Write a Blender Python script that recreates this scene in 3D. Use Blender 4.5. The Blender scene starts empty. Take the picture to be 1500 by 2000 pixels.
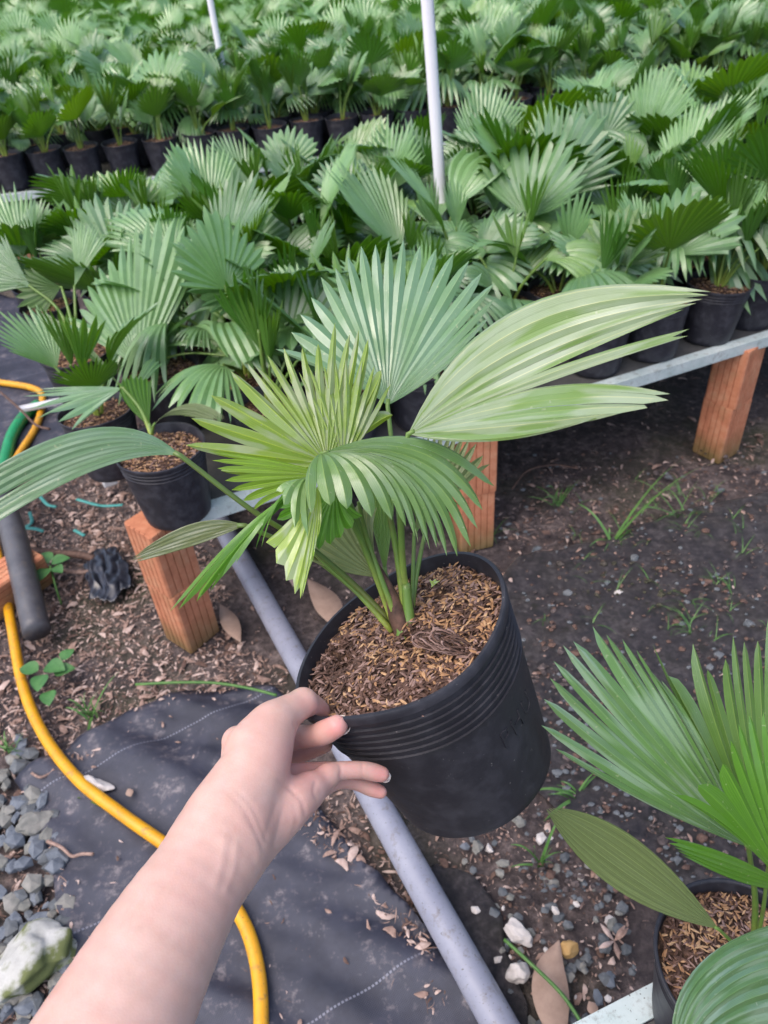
import bpy, math, random
import numpy as np
from mathutils import Vector, Matrix, noise as mnoise

random.seed(7); np.random.seed(7)
S = bpy.context.scene
COL = S.collection
RAD = math.radians

# ------------------------------------------------------------------ camera
FPX = 1500.0
_d = np.array([160.0, -1850.0, 1500.0]); _d /= np.linalg.norm(_d)      # world "down" seen from the camera (right, up, forward)
_Z = -_d
_f = np.array([0, 0, 1.0]); _Y = _f - _Z * _f.dot(_Z); _Y /= np.linalg.norm(_Y)
_X = np.cross(_Y, _Z)
if _X[0] < 0: _X = -_X
RW = np.array([_X, _Y, _Z])                                            # world = RW @ (right, up, forward)
CAM = np.array([0.0, 0.0, 1.45])
def ray(px, py): return RW @ np.array([(px - 750) / FPX, (1000 - py) / FPX, 1.0])
def at(px, py, z=0.0):
    r = ray(px, py); return CAM + r * ((z - CAM[2]) / r[2])
def dep(px, py, d): return CAM + ray(px, py) * d
def proj(p):
    c = RW.T @ (np.asarray(p, float) - CAM); return 750 + FPX * c[0] / c[2], 1000 - FPX * c[1] / c[2], c[2]
cd = bpy.data.cameras.new('camera'); cam = bpy.data.objects.new('camera', cd); COL.objects.link(cam)
r_, u_, f_ = RW[:, 0], RW[:, 1], RW[:, 2]
cam.matrix_world = Matrix(((r_[0], u_[0], -f_[0], CAM[0]), (r_[1], u_[1], -f_[1], CAM[1]), (r_[2], u_[2], -f_[2], CAM[2]), (0, 0, 0, 1)))
cd.sensor_fit = 'VERTICAL'; cd.sensor_height = 36; cd.lens = 36 * FPX / 2000
cd.clip_start = 0.02; cd.clip_end = 300
cd.dof.use_dof = True; cd.dof.focus_distance = 0.62; cd.dof.aperture_fstop = 27 / 2.3
S.camera = cam

# ------------------------------------------------------------------ sky, sun, exposure
W = bpy.data.worlds.new('World'); S.world = W; W.use_nodes = True
nt = W.node_tree; bg = nt.nodes['Background']
sky = nt.nodes.new('ShaderNodeTexSky'); sky.sky_type = 'NISHITA'; sky.sun_disc = False
SUN_EL, SUN_AZ = RAD(62), RAD(-125)
sky.sun_elevation = SUN_EL; sky.sun_rotation = SUN_AZ; sky.air_density = 1.0; sky.dust_density = 4.0; sky.ozone_density = 1.0
nt.links.new(sky.outputs[0], bg.inputs[0]); bg.inputs[1].default_value = 0.15
sl = bpy.data.lights.new('sun', 'SUN'); sl.energy = .75; sl.angle = RAD(65); sl.color = (1.0, 0.91, 0.90)
so = bpy.data.objects.new('sun', sl); COL.objects.link(so)
sdir = Vector((math.sin(SUN_AZ) * math.cos(SUN_EL), math.cos(SUN_AZ) * math.cos(SUN_EL), math.sin(SUN_EL)))
so.rotation_euler = sdir.to_track_quat('Z', 'Y').to_euler(); so.location = (0, 0, 6)
S.view_settings.view_transform = 'Standard'; S.view_settings.look = 'None'; S.view_settings.gamma = 1
S.view_settings.exposure = 1.05
try: S.view_settings.use_curve_mapping = False
except Exception: pass
S.cycles.max_bounces = 6; S.cycles.diffuse_bounces = 3; S.cycles.glossy_bounces = 3; S.cycles.transmission_bounces = 4
S.cycles.use_denoising = True

# ------------------------------------------------------------------ helpers
def tag(o, label=None, cat=None, group=None, kind=None):
    if label: o['label'] = label
    if cat: o['category'] = cat
    if group: o['group'] = group
    if kind: o['kind'] = kind
    return o
def empty(name, loc, label=None, cat=None, group=None, rz=0):
    o = bpy.data.objects.new(name, None); COL.objects.link(o); o.empty_display_size = .05
    o.location = loc; o.rotation_euler[2] = rz
    return tag(o, label, cat, group)
def mesh(name, verts, faces, mats, midx=None, uv=None, smooth=True):
    me = bpy.data.meshes.new(name)
    verts = np.asarray(verts, float)
    me.from_pydata(verts.tolist(), [], [tuple(int(i) for i in f) for f in faces])
    for m in (mats if isinstance(mats, (list, tuple)) else [mats]): me.materials.append(m)
    if midx is not None: me.polygons.foreach_set('material_index', np.asarray(midx, np.int32))
    me.polygons.foreach_set('use_smooth', np.full(len(me.polygons), smooth))
    if uv is not None:
        ul = me.uv_layers.new(name='UVMap')
        li = np.empty(len(me.loops), np.int32); me.loops.foreach_get('vertex_index', li)
        ul.data.foreach_set('uv', np.asarray(uv, float)[li].ravel())
    me.update(); return me
def obj(name, me, parent=None, world=True, mods=None):
    """links a mesh; verts are world coordinates when world=True and the parent is an unrotated empty"""
    o = bpy.data.objects.new(name, me); COL.objects.link(o)
    if parent is not None:
        o.parent = parent
        if world:
            base = np.zeros(3); p = parent
            while p is not None: base += np.array(p.location); p = p.parent
            o.location = Vector(-base)
    return o
class MB:
    """collects geometry into one mesh"""
    def __init__(s): s.v = []; s.f = []; s.m = []; s.uv = []; s.n = 0
    def add(s, v, f, m=0, uv=None):
        v = np.asarray(v, float); s.v.append(v); s.f += [tuple(int(i) + s.n for i in q) for q in f]
        s.m += (list(m) if hasattr(m, '__len__') else [m] * len(f)); s.n += len(v)
        s.uv.append(np.zeros((len(v), 2)) if uv is None else np.asarray(uv, float))
    def mesh(s, name, mats, smooth=True): return mesh(name, np.vstack(s.v), s.f, mats, s.m, np.vstack(s.uv), smooth)
def tube(pts, rad, n=8, cap=True, flat=1.0, upv=None):
    pts = np.asarray(pts, float); k = len(pts)
    rad = np.full(k, rad) if np.isscalar(rad) else np.asarray(rad, float)
    tan = np.gradient(pts, axis=0); tan /= np.linalg.norm(tan, axis=1)[:, None] + 1e-12
    a = np.array([0, 0, 1.0]) if upv is None else np.asarray(upv, float)
    if abs(tan[0].dot(a)) > .95: a = np.array([1.0, 0, 0])
    V = []; cur = a - tan[0] * a.dot(tan[0]); cur /= np.linalg.norm(cur)
    ang = np.linspace(0, 2 * np.pi, n, endpoint=False)
    for i in range(k):
        cur = cur - tan[i] * cur.dot(tan[i]); cur /= np.linalg.norm(cur) + 1e-12
        b = np.cross(tan[i], cur)
        V.append(pts[i] + rad[i] * (np.cos(ang)[:, None] * cur * flat + np.sin(ang)[:, None] * b))
    V = np.vstack(V); F = []
    for i in range(k - 1):
        for j in range(n):
            F.append((i * n + j, i * n + (j + 1) % n, (i + 1) * n + (j + 1) % n, (i + 1) * n + j))
    if cap: F.append(tuple(range(n - 1, -1, -1))); F.append(tuple(range((k - 1) * n, k * n)))
    uv = np.repeat(np.linspace(0, 1, k), n)
    return V, F, np.stack([np.tile(ang / 6.283, k), uv], 1)
def spline(pts, n=8):
    """Catmull-Rom through the points"""
    P = np.asarray(pts, float); P = np.vstack([2 * P[0] - P[1], P, 2 * P[-1] - P[-2]]); out = []
    for i in range(1, len(P) - 2):
        for t in np.linspace(0, 1, n, endpoint=False):
            p0, p1, p2, p3 = P[i - 1:i + 3]
            out.append(.5 * ((2 * p1) + (-p0 + p2) * t + (2 * p0 - 5 * p1 + 4 * p2 - p3) * t * t + (-p0 + 3 * p1 - 3 * p2 + p3) * t ** 3))
    out.append(P[-2]); return np.array(out)
def lathe(prof, n=32, closed=False):
    prof = np.asarray(prof, float); a = np.linspace(0, 2 * np.pi, n, endpoint=False)
    V = np.stack([prof[:, None, 0] * np.cos(a), prof[:, None, 0] * np.sin(a), np.repeat(prof[:, 1:2], n, 1)], 2).reshape(-1, 3)
    F = []
    for i in range(len(prof) - 1):
        for j in range(n): F.append((i * n + j, i * n + (j + 1) % n, (i + 1) * n + (j + 1) % n, (i + 1) * n + j))
    return V, F
def box(x0, x1, y0, y1, z0, z1):
    V = [(x, y, z) for z in (z0, z1) for y in (y0, y1) for x in (x0, x1)]
    return np.array(V, float), [(0, 2, 3, 1), (4, 5, 7, 6), (0, 1, 5, 4), (2, 6, 7, 3), (0, 4, 6, 2), (1, 3, 7, 5)]

# ------------------------------------------------------------------ materials
def mat(name, base=(.5, .5, .5), rough=.6, spec=.5):
    m = bpy.data.materials.new(name); m.use_nodes = True
    b = m.node_tree.nodes['Principled BSDF']
    b.inputs['Base Color'].default_value = (*base, 1); b.inputs['Roughness'].default_value = rough
    b.inputs['Specular IOR Level'].default_value = spec
    return m
def N(m, t, **kw):
    n = m.node_tree.nodes.new(t)
    for k, v in kw.items():
        if hasattr(n, k) and k not in n.inputs: setattr(n, k, v)
        else: n.inputs[k].default_value = v
    return n
def L(m, a, b): m.node_tree.links.new(a, b)
def ramp(m, fac, stops):
    r = m.node_tree.nodes.new('ShaderNodeValToRGB'); e = r.color_ramp.elements
    while len(e) < len(stops): e.new(.5)
    for el, (p, c) in zip(e, stops): el.position = p; el.color = (*c, 1) if len(c) == 3 else c
    L(m, fac, r.inputs[0]); return r.outputs[0]
def mixc(m, fac, a, b, mode='MIX'):
    n = m.node_tree.nodes.new('ShaderNodeMix'); n.data_type = 'RGBA'; n.blend_type = mode
    for s, v in ((n.inputs[0], fac), (n.inputs[6], a), (n.inputs[7], b)):
        if isinstance(v, bpy.types.NodeSocket): L(m, v, s)
        elif isinstance(v, (int, float)): s.default_value = v
        else: s.default_value = (*v, 1)
    return n.outputs[2]
def math_(m, op, a, b=0.0, c=0.0):
    n = m.node_tree.nodes.new('ShaderNodeMath'); n.operation = op
    for i, v in enumerate((a, b, c)):
        if isinstance(v, bpy.types.NodeSocket): L(m, v, n.inputs[i])
        else: n.inputs[i].default_value = v
    return n.outputs[0]
def bsdf(m): return m.node_tree.nodes['Principled BSDF']
def bump(m, h, dist=.001, strength=.6):
    b = N(m, 'ShaderNodeBump'); b.inputs['Distance'].default_value = dist; b.inputs['Strength'].default_value = strength
    L(m, h, b.inputs['Height']); L(m, b.outputs[0], bsdf(m).inputs['Normal']); return b
def noise_(m, scale, detail=4, rough=.55, vec=None, w=None):
    n = N(m, 'ShaderNodeTexNoise'); n.inputs['Scale'].default_value = scale; n.inputs['Detail'].default_value = detail
    n.inputs['Roughness'].default_value = rough
    if vec is not None: L(m, vec, n.inputs['Vector'])
    return n.outputs['Fac']
def coord(m, out='Object'):
    n = N(m, 'ShaderNodeTexCoord'); return n.outputs[out]
def mapping(m, vec, scale=(1, 1, 1), loc=(0, 0, 0), rot=(0, 0, 0)):
    n = N(m, 'ShaderNodeMapping'); n.inputs['Scale'].default_value = scale; n.inputs['Location'].default_value = loc
    n.inputs['Rotation'].default_value = rot; L(m, vec, n.inputs['Vector']); return n.outputs[0]

def leaf_mat(name, top, alt, under, trans=.3, rough=.4, spec=.5, tipbrown=.25, patch=None, coat=.62):
    m = mat(name, top, rough, spec); b = bsdf(m); nt = m.node_tree
    uv = coord(m, 'UV'); sp = N(m, 'ShaderNodeSeparateXYZ'); L(m, uv, sp.inputs[0])
    oi = N(m, 'ShaderNodeObjectInfo'); geo = N(m, 'ShaderNodeNewGeometry')
    fine = N(m, 'ShaderNodeTexNoise'); fine.inputs['Scale'].default_value = 1.0; fine.inputs['Detail'].default_value = 3
    L(m, mapping(m, uv, (9, 1.3, 1)), fine.inputs['Vector'])                 # streaks along each fold
    ob = coord(m); big = noise_(m, 22, 3, .6, ob)
    c = mixc(m, ramp(m, oi.outputs['Random'], [(0.0, (0, 0, 0)), (1, (1, 1, 1))]), top, alt)
    c = mixc(m, ramp(m, fine.outputs['Fac'], [(.35, (0, 0, 0)), (.7, (1, 1, 1))]), c, mixc(m, .5, c, alt))
    c = mixc(m, ramp(m, big, [(.42, (0, 0, 0)), (.68, (.5, .5, .5))]), c, mixc(m, .6, c, under))
    # pale midrib of every fold, thin lines between folds
    fr = math_(m, 'FRACT', sp.outputs[0]); d = math_(m, 'ABSOLUTE', math_(m, 'SUBTRACT', fr, .5))
    rib = ramp(m, d, [(0.0, (.55, .55, .55)), (.07, (0, 0, 0))])
    c = mixc(m, rib, c, (top[0] * 2.2 + .05, top[1] * 1.7 + .05, top[2] * 1.5 + .03))
    lines = math_(m, 'SINE', math_(m, 'MULTIPLY', sp.outputs[0], 62.8))
    c = mixc(m, math_(m, 'MULTIPLY', math_(m, 'ADD', lines, 1), .13), c, (top[0] * .35, top[1] * .4, top[2] * .35))
    if patch:
        pn = N(m, 'ShaderNodeTexNoise'); pn.inputs['Scale'].default_value = 1; pn.inputs['Detail'].default_value = 1.5
        L(m, mapping(m, uv, (1.1, 2.6, 1)), pn.inputs['Vector'])
        c = mixc(m, ramp(m, pn.outputs['Fac'], [(.5, (0, 0, 0)), (.6, (.8, .8, .8))]), c, patch)
    # specks and scars
    vor = noise_(m, 260, 1, .5, ob)
    c = mixc(m, ramp(m, vor, [(.70, (0, 0, 0)), (.78, (.5, .5, .5))]), c, (.35, .40, .22))
    # dry tips
    tn = math_(m, 'ADD', sp.outputs[1], math_(m, 'MULTIPLY', fine.outputs['Fac'], .10))
    c = mixc(m, ramp(m, tn, [(1.0, (0, 0, 0)), (1.05, (tipbrown * 2, ) * 3)]), c, (.38, .27, .12))
    uc = mixc(m, ramp(m, fine.outputs['Fac'], [(.3, (0, 0, 0)), (.7, (1, 1, 1))]), tuple(k * .7 for k in under), tuple(min(1, k * 1.35 + .008) for k in under))
    uc = mixc(m, math_(m, 'MULTIPLY', math_(m, 'ADD', lines, 1), .16), uc, tuple(k * .35 for k in under)); uc = mixc(m, rib, uc, tuple(k * 1.9 + .02 for k in under))
    c = mixc(m, geo.outputs['Backfacing'], c, uc)
    c2 = N(m, 'ShaderNodeHueSaturation'); L(m, c, c2.inputs['Color'])
    L(m, math_(m, 'ADD', .8, math_(m, 'MULTIPLY', oi.outputs['Random'], .4)), c2.inputs['Value']); c = c2.outputs[0]
    L(m, c, b.inputs['Base Color'])
    L(m, math_(m, 'ADD', rough - .08, math_(m, 'MULTIPLY', fine.outputs['Fac'], .22)), b.inputs['Roughness'])
    wet = N(m, 'ShaderNodeTexNoise'); wet.inputs['Scale'].default_value = 1; wet.inputs['Detail'].default_value = 2
    L(m, mapping(m, uv, (.55, 3.2, 1)), wet.inputs['Vector'])
    cw = math_(m, 'MULTIPLY', ramp(m, wet.outputs['Fac'], [(.42, (.12,) * 3), (.56, (1, 1, 1))]), math_(m, 'SUBTRACT', 1, math_(m, 'MULTIPLY', geo.outputs['Backfacing'], .8)))
    L(m, math_(m, 'MULTIPLY', cw, coat), b.inputs['Coat Weight']); b.inputs['Coat IOR'].default_value = 2.1; b.inputs['Coat Roughness'].default_value = .27
    h = math_(m, 'ADD', math_(m, 'MULTIPLY', lines, .3), fine.outputs['Fac']); bump(m, h, .0005, .55)
    tr = N(m, 'ShaderNodeBsdfTranslucent'); hs = N(m, 'ShaderNodeHueSaturation', Saturation=1.25, Value=1.9); hs.inputs['Hue'].default_value = .475
    L(m, c, hs.inputs['Color']); L(m, hs.outputs[0], tr.inputs['Color'])
    mx = N(m, 'ShaderNodeMixShader'); mx.inputs[0].default_value = trans
    L(m, b.outputs[0], mx.inputs[1]); L(m, tr.outputs[0], mx.inputs[2]); L(m, mx.outputs[0], nt.nodes['Material Output'].inputs['Surface'])
    return m
M = {}
M['leaf_blue'] = leaf_mat('leaf_bluish', (.10, .225, .105), (.14, .28, .12), (.06, .15, .02), .2, .34, .8)
M['leaf_green'] = leaf_mat('leaf_green', (.13, .26, .06), (.19, .33, .10), (.055, .15, .012), .3, .38, .6)
M['leaf_back'] = leaf_mat('leaf_nursery', (.10, .235, .088), (.17, .32, .11), (.04, .14, .01), .24, .36, .8, coat=.42)
M['leaf_young'] = leaf_mat('leaf_young', (.27, .43, .06), (.33, .47, .10), (.20, .37, .02), .4, .36, .7, patch=(.40, .48, .28))
M['leaf_pale'] = leaf_mat('leaf_pale', (.28, .37, .20), (.33, .42, .25), (.16, .26, .06), .3, .34, .7, patch=(.13, .25, .035))
M['leaf_sheen'] = leaf_mat('leaf_painted_sheen', (.085, .21, .06), (.14, .27, .085), (.05, .15, .015), .2, .34, .8, patch=(.24, .36, .22), coat=1.0)  # green leaf; the pale patches paint a sky sheen into the colour
M['leaf_vivid'] = leaf_mat('leaf_vivid', (.075, .23, .018), (.12, .29, .03), (.06, .2, .008), .36, .38, .6, coat=.45)
M['leaf_olive'] = leaf_mat('leaf_olive', (.15, .20, .065), (.23, .28, .13), (.14, .19, .07), .25, .5)
def stalk_mat(name, a, b_):
    m = mat(name, a, .42); uv = coord(m, 'UV'); sp = N(m, 'ShaderNodeSeparateXYZ'); L(m, uv, sp.inputs[0])
    c = ramp(m, sp.outputs[1], [(0.0, b_), (.35, a), (1, a)]); n = noise_(m, 90, 3, .6, coord(m))
    L(m, mixc(m, ramp(m, n, [(.5, (0, 0, 0)), (.75, (.5, .5, .5))]), c, (.10, .08, .03)), bsdf(m).inputs['Base Color']); bump(m, n, .0004); return m
M['stalk'] = stalk_mat('stalk', (.11, .20, .035), (.30, .36, .06))
M['stalk_dark'] = stalk_mat('stalk_dark', (.09, .15, .03), (.14, .16, .04))
def black_plastic(name, base=(.018, .018, .024), dust=.5):
    m = mat(name, base, .5, .4); ob = coord(m); n = noise_(m, 38, 6, .65, ob); n2 = noise_(m, 330, 2, .5, ob)
    c = mixc(m, ramp(m, n, [(.45, (0, 0, 0)), (.85, (dust,) * 3)]), base, (.10, .10, .12))
    c = mixc(m, ramp(m, n2, [(.72, (0, 0, 0)), (.77, (.6, .6, .6))]), c, (.22, .21, .20))
    L(m, c, bsdf(m).inputs['Base Color']); L(m, ramp(m, n, [(.3, (.38,) * 3), (.7, (.6,) * 3)]), bsdf(m).inputs['Roughness'])
    bump(m, noise_(m, 60, 4, .6, ob), .0012, .35); return m
M['pot'] = black_plastic('black_plastic', (.018, .018, .024), .38); M['pot_far'] = black_plastic('black_plastic_dusty', (.022, .022, .030), .7)
def soil_mat():
    m = mat('potting_mix', (.05, .03, .02), .9, .2); ob = coord(m); n = noise_(m, 160, 6, .7, ob); n2 = noise_(m, 40, 4, .6, ob)
    c = ramp(m, n, [(.3, (.018, .010, .008)), (.5, (.06, .036, .026)), (.62, (.15, .085, .055)), (.75, (.30, .19, .12))])
    L(m, mixc(m, ramp(m, n2, [(.4, (.5,) * 3), (.6, (0, 0, 0))]), c, (.02, .012, .009)), bsdf(m).inputs['Base Color']); bump(m, n, .004, 1); return m
M['soil'] = soil_mat()
def chip(name, c, c2, rough=.7):
    m = mat(name, c, rough, .3); n = noise_(m, 120, 4, .6, coord(m)); L(m, mixc(m, ramp(m, n, [(.35, (0, 0, 0)), (.65, (1, 1, 1))]), c, c2), bsdf(m).inputs['Base Color']); return m
M['husk'] = chip('rice_husk', (.38, .22, .11), (.25, .13, .065)); M['husk_pale'] = chip('rice_husk_pale', (.50, .33, .19), (.36, .20, .10))
M['coir'] = chip('coir_fibre', (.13, .07, .05), (.05, .028, .02)); M['coir_pale'] = chip('coir_pale', (.30, .20, .17), (.17, .10, .08))
M['shaving'] = chip('wood_shaving', (.33, .225, .185), (.20, .13, .105)); M['shaving_pale'] = chip('pale_shaving', (.50, .39, .345), (.36, .26, .225))
M['bark'] = chip('bark_bit', (.14, .085, .065), (.07, .042, .035)); M['teal'] = chip('teal_string', (.05, .26, .25), (.10, .33, .30))
def skin_mat():
    m = mat('skin', (.72, .46, .40), .48, .4); b = bsdf(m); ob = coord(m)
    at_ = N(m, 'ShaderNodeAttribute'); at_.attribute_name = 'flush'
    n = noise_(m, 55, 5, .6, ob); n3 = noise_(m, 14, 3, .5, ob)
    c = mixc(m, ramp(m, n, [(.3, (0, 0, 0)), (.7, (1, 1, 1))]), (.52, .33, .27), (.60, .41, .35))
    c = mixc(m, ramp(m, n3, [(.4, (0, 0, 0)), (.65, (.55, .55, .55))]), c, (.56, .32, .275))
    c = mixc(m, at_.outputs['Fac'], c, (.58, .22, .21))
    L(m, c, b.inputs['Base Color'])
    b.inputs['Subsurface Weight'].default_value = .35; b.inputs['Subsurface Radius'].default_value = (.010, .004, .002); b.inputs['Subsurface Scale'].default_value = 1.0
    vo = N(m, 'ShaderNodeTexVoronoi'); vo.inputs['Scale'].default_value = 750; L(m, ob, vo.inputs['Vector'])
    wr = noise_(m, 1, 3, .6, mapping(m, ob, (300, 300, 900)))
    bump(m, math_(m, 'ADD', vo.outputs['Distance'], math_(m, 'MULTIPLY', wr, .7)), .0003, .22); return m
M['skin'] = skin_mat()
M['nail'] = mat('fingernail', (.80, .66, .56), .25, .5); bsdf(M['nail']).inputs['Subsurface Weight'].default_value = .2
def brick_mat():
    m = mat('fired_clay', (.45, .17, .09), .85, .25); ob = coord(m); oi = N(m, 'ShaderNodeObjectInfo')
    n = noise_(m, 30, 6, .65, ob); n2 = noise_(m, 9, 4, .6, ob)
    c = ramp(m, n, [(.25, (.38, .14, .075)), (.5, (.55, .215, .115)), (.75, (.63, .32, .19))])
    c = mixc(m, ramp(m, n2, [(.5, (0, 0, 0)), (.7, (.55, .55, .55))]), c, (.30, .26, .13))
    sp = N(m, 'ShaderNodeSeparateXYZ'); L(m, N(m, 'ShaderNodeNewGeometry').outputs['Position'], sp.inputs[0])
    moss = ramp(m, math_(m, 'ADD', sp.outputs[2], math_(m, 'MULTIPLY', n2, .14)), [(.07, (.85,) * 3), (.16, (0, 0, 0))])
    c = mixc(m, moss, c, (.09, .10, .03))
    c = mixc(m, math_(m, 'MULTIPLY', oi.outputs['Random'], .3), c, (.26, .11, .07))
    L(m, c, bsdf(m).inputs['Base Color']); bump(m, n, .002, .7); return m
M['brick'] = brick_mat()
def ground_mat():
    m = mat('damp_soil', (.06, .045, .04), .9, .25); ob = coord(m)
    n = noise_(m, 6, 8, .7, ob); n2 = noise_(m, 45, 6, .7, ob); n3 = noise_(m, 2.3, 3, .5, ob)
    c = ramp(m, n2, [(.28, (.026, .021, .022)), (.46, (.088, .070, .068)), (.6, (.18, .142, .135)), (.75, (.30, .24, .225))])
    c = mixc(m, ramp(m, n, [(.42, (.75,) * 3), (.6, (0, 0, 0))]), c, (.035, .028, .030))
    c = mixc(m, ramp(m, n3, [(.52, (0, 0, 0)), (.66, (.55,) * 3)]), c, (.045, .055, .018))
    L(m, c, bsdf(m).inputs['Base Color']); L(m, ramp(m, n, [(.3, (.55,) * 3), (.7, (.95,) * 3)]), bsdf(m).inputs['Roughness'])
    bump(m, math_(m, 'ADD', n2, n), .012, .9); return m
M['ground'] = ground_mat()
def weedmat(name, dirt, ang=0.0):
    m = mat(name, (.03, .032, .045), .45, .5); ob = coord(m)
    v = mapping(m, ob, (1, 1, 1), rot=(0, 0, ang)); sp = N(m, 'ShaderNodeSeparateXYZ'); L(m, v, sp.inputs[0])
    wx = math_(m, 'SINE', math_(m, 'MULTIPLY', sp.outputs[0], 2400)); wy = math_(m, 'SINE', math_(m, 'MULTIPLY', sp.outputs[1], 2400))
    n = noise_(m, 9, 6, .65, ob); n2 = noise_(m, 70, 5, .65, ob)
    c = mixc(m, ramp(m, n, [(.35, (0, 0, 0)), (.7, (1, 1, 1))]), (.020, .022, .036), (.048, .051, .076))
    # pale marker thread every 0.3 m
    st = math_(m, 'ABSOLUTE', math_(m, 'SUBTRACT', math_(m, 'FRACT', math_(m, 'DIVIDE', sp.outputs[1], .335)), .5))
    dash = math_(m, 'GREATER_THAN', math_(m, 'SINE', math_(m, 'MULTIPLY', sp.outputs[0], 900)), -.3)
    line = math_(m, 'MULTIPLY', math_(m, 'LESS_THAN', st, .0055), dash)
    c = mixc(m, math_(m, 'MULTIPLY', line, .6), c, (.26, .27, .33))
    n4 = noise_(m, 26, 5, .7, ob); dm = math_(m, 'ADD', math_(m, 'MULTIPLY', math_(m, 'ADD', n, n4), .5), math_(m, 'MULTIPLY', n2, .45))
    if dirt > .5: c = mixc(m, ramp(m, noise_(m, 7.5, 4, .6, ob), [(.44, (0, 0, 0)), (.56, (.8,) * 3)]), c, (.075, .075, .042)); c = mixc(m, ramp(m, noise_(m, 5.1, 5, .7, ob), [(.48, (0, 0, 0)), (.58, (.8,) * 3)]), c, (.075, .077, .098))
    c = mixc(m, ramp(m, dm, [(.80 - dirt * .35, (0, 0, 0)), (.95 - dirt * .3, (.8,) * 3)]), c, ramp(m, math_(m, 'MULTIPLY', math_(m, 'ADD', n2, n4), .5), [(.36, (.046, .042, .050)), (.5, (.115, .10, .106)), (.60, (.23, .20, .205))]))
    L(m, c, bsdf(m).inputs['Base Color']); bump(m, math_(m, 'ADD', math_(m, 'MULTIPLY', math_(m, 'ADD', wx, wy), .25), n2), .0015 if dirt < .5 else .009, .5 if dirt < .5 else 1); return m
M['mat_clean'] = weedmat('weed_mat', .12, RAD(-24)); M['mat_dirty'] = weedmat('weed_mat_dirty', .9, RAD(-30))
def plain_mat(name, a, b_, rough, spec=.5, sc=30, bd=.0006):
    m = mat(name, a, rough, spec); n = noise_(m, sc, 5, .65, coord(m))
    c = mixc(m, ramp(m, n, [(.35, (0, 0, 0)), (.72, (1, 1, 1))]), a, b_)
    if 'pvc' in name or 'hose' in name or 'pipe' in name or 'galv' in name:
        d_ = noise_(m, 42, 7, .75, coord(m)); c = mixc(m, ramp(m, d_, [(.54, (0, 0, 0)), (.70, (.75,) * 3)]), c, (.12, .095, .075)); e_ = noise_(m, 240, 2, .5, coord(m)); c = mixc(m, ramp(m, e_, [(.68, (0, 0, 0)), (.72, (.8,) * 3)]), c, (.06, .05, .04))
    L(m, c, bsdf(m).inputs['Base Color']); bump(m, n, bd, .5); return m
M['hose'] = plain_mat('yellow_hose', (.68, .34, .012), (.58, .26, .012), .35, .5, 25)
M['hose_green'] = plain_mat('green_hose', (.01, .22, .07), (.01, .28, .10), .3, .5, 25)
M['pvc_grey'] = plain_mat('grey_pvc', (.20, .21, .27), (.28, .29, .35), .4, .5, 9)
M['pvc_dark'] = plain_mat('dark_pipe', (.05, .05, .06), (.10, .10, .11), .45, .5, 12)
M['metal'] = plain_mat('galvanised_paint', (.42, .50, .49), (.58, .63, .62), .4, .5, 18)
M['board'] = plain_mat('bench_board', (.05, .05, .05), (.10, .095, .09), .8, .3, 12, .002)
M['white_bit'] = plain_mat('white_foam', (.66, .66, .68), (.55, .54, .55), .6)
M['film'] = plain_mat('black_film', (.012, .014, .022), (.03, .032, .045), .28, .6, 30)
def stone_mat(name, a, b_, moss=None):
    m = mat(name, a, .8, .35); ob = coord(m); n = noise_(m, 35, 6, .65, ob); oi = N(m, 'ShaderNodeObjectInfo')
    c = mixc(m, ramp(m, n, [(.3, (0, 0, 0)), (.7, (1, 1, 1))]), a, b_)
    if moss:
        g = noise_(m, 9, 5, .6, ob); c = mixc(m, ramp(m, g, [(.47, (0, 0, 0)), (.56, (.95,) * 3)]), c, moss)
    L(m, c, bsdf(m).inputs['Base Color']); bump(m, n, .004, .7); return m
M['stone_blue'] = stone_mat('blue_grey_stone', (.085, .10, .125), (.17, .19, .22)); M['stone_grey'] = stone_mat('grey_stone', (.12, .125, .115), (.25, .24, .22))
M['stone_dark'] = stone_mat('dark_stone', (.07, .08, .09), (.14, .15, .16))
M['stone_white'] = stone_mat('white_stone', (.42, .39, .37), (.60, .56, .54)); M['stone_amber'] = stone_mat('amber_stone', (.34, .20, .07), (.45, .30, .13))
M['stone_moss'] = stone_mat('mossy_stone', (.34, .34, .32), (.50, .50, .48), (.09, .11, .025))
M['deadleaf'] = plain_mat('dead_leaf', (.34, .24, .19), (.25, .17, .13), .6, .3, 40)
M['grass'] = plain_mat('grass_blade', (.05, .14, .03), (.10, .20, .05), .5, .4, 60); M['weed'] = plain_mat('weed_leaf', (.035, .12, .03), (.07, .19, .05), .5, .4, 50)
def pole_mat():
    m = mat('white_pvc', (.70, .68, .76), .35); uv = coord(m, 'UV'); sp = N(m, 'ShaderNodeSeparateXYZ'); L(m, uv, sp.inputs[0])
    near = math_(m, 'LESS_THAN', math_(m, 'ABSOLUTE', math_(m, 'SUBTRACT', sp.outputs[0], .17)), .035)
    n = N(m, 'ShaderNodeTexNoise'); n.inputs['Scale'].default_value = 1; n.inputs['Detail'].default_value = 2
    L(m, mapping(m, uv, (60, 330, 1)), n.inputs['Vector'])
    n2 = N(m, 'ShaderNodeTexNoise'); n2.inputs['Scale'].default_value = 1; L(m, mapping(m, uv, (0, 16, 1)), n2.inputs['Vector'])
    f = math_(m, 'MULTIPLY', near, math_(m, 'MULTIPLY', math_(m, 'GREATER_THAN', n.outputs['Fac'], .5), math_(m, 'GREATER_THAN', n2.outputs['Fac'], .45)))
    L(m, mixc(m, math_(m, 'MULTIPLY', f, .7), mixc(m, noise_(m, 7, 4, .6, coord(m)), (.80, .78, .84), (.86, .83, .88)), (.16, .16, .34)), bsdf(m).inputs['Base Color']); return m
M['pole'] = pole_mat()

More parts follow.
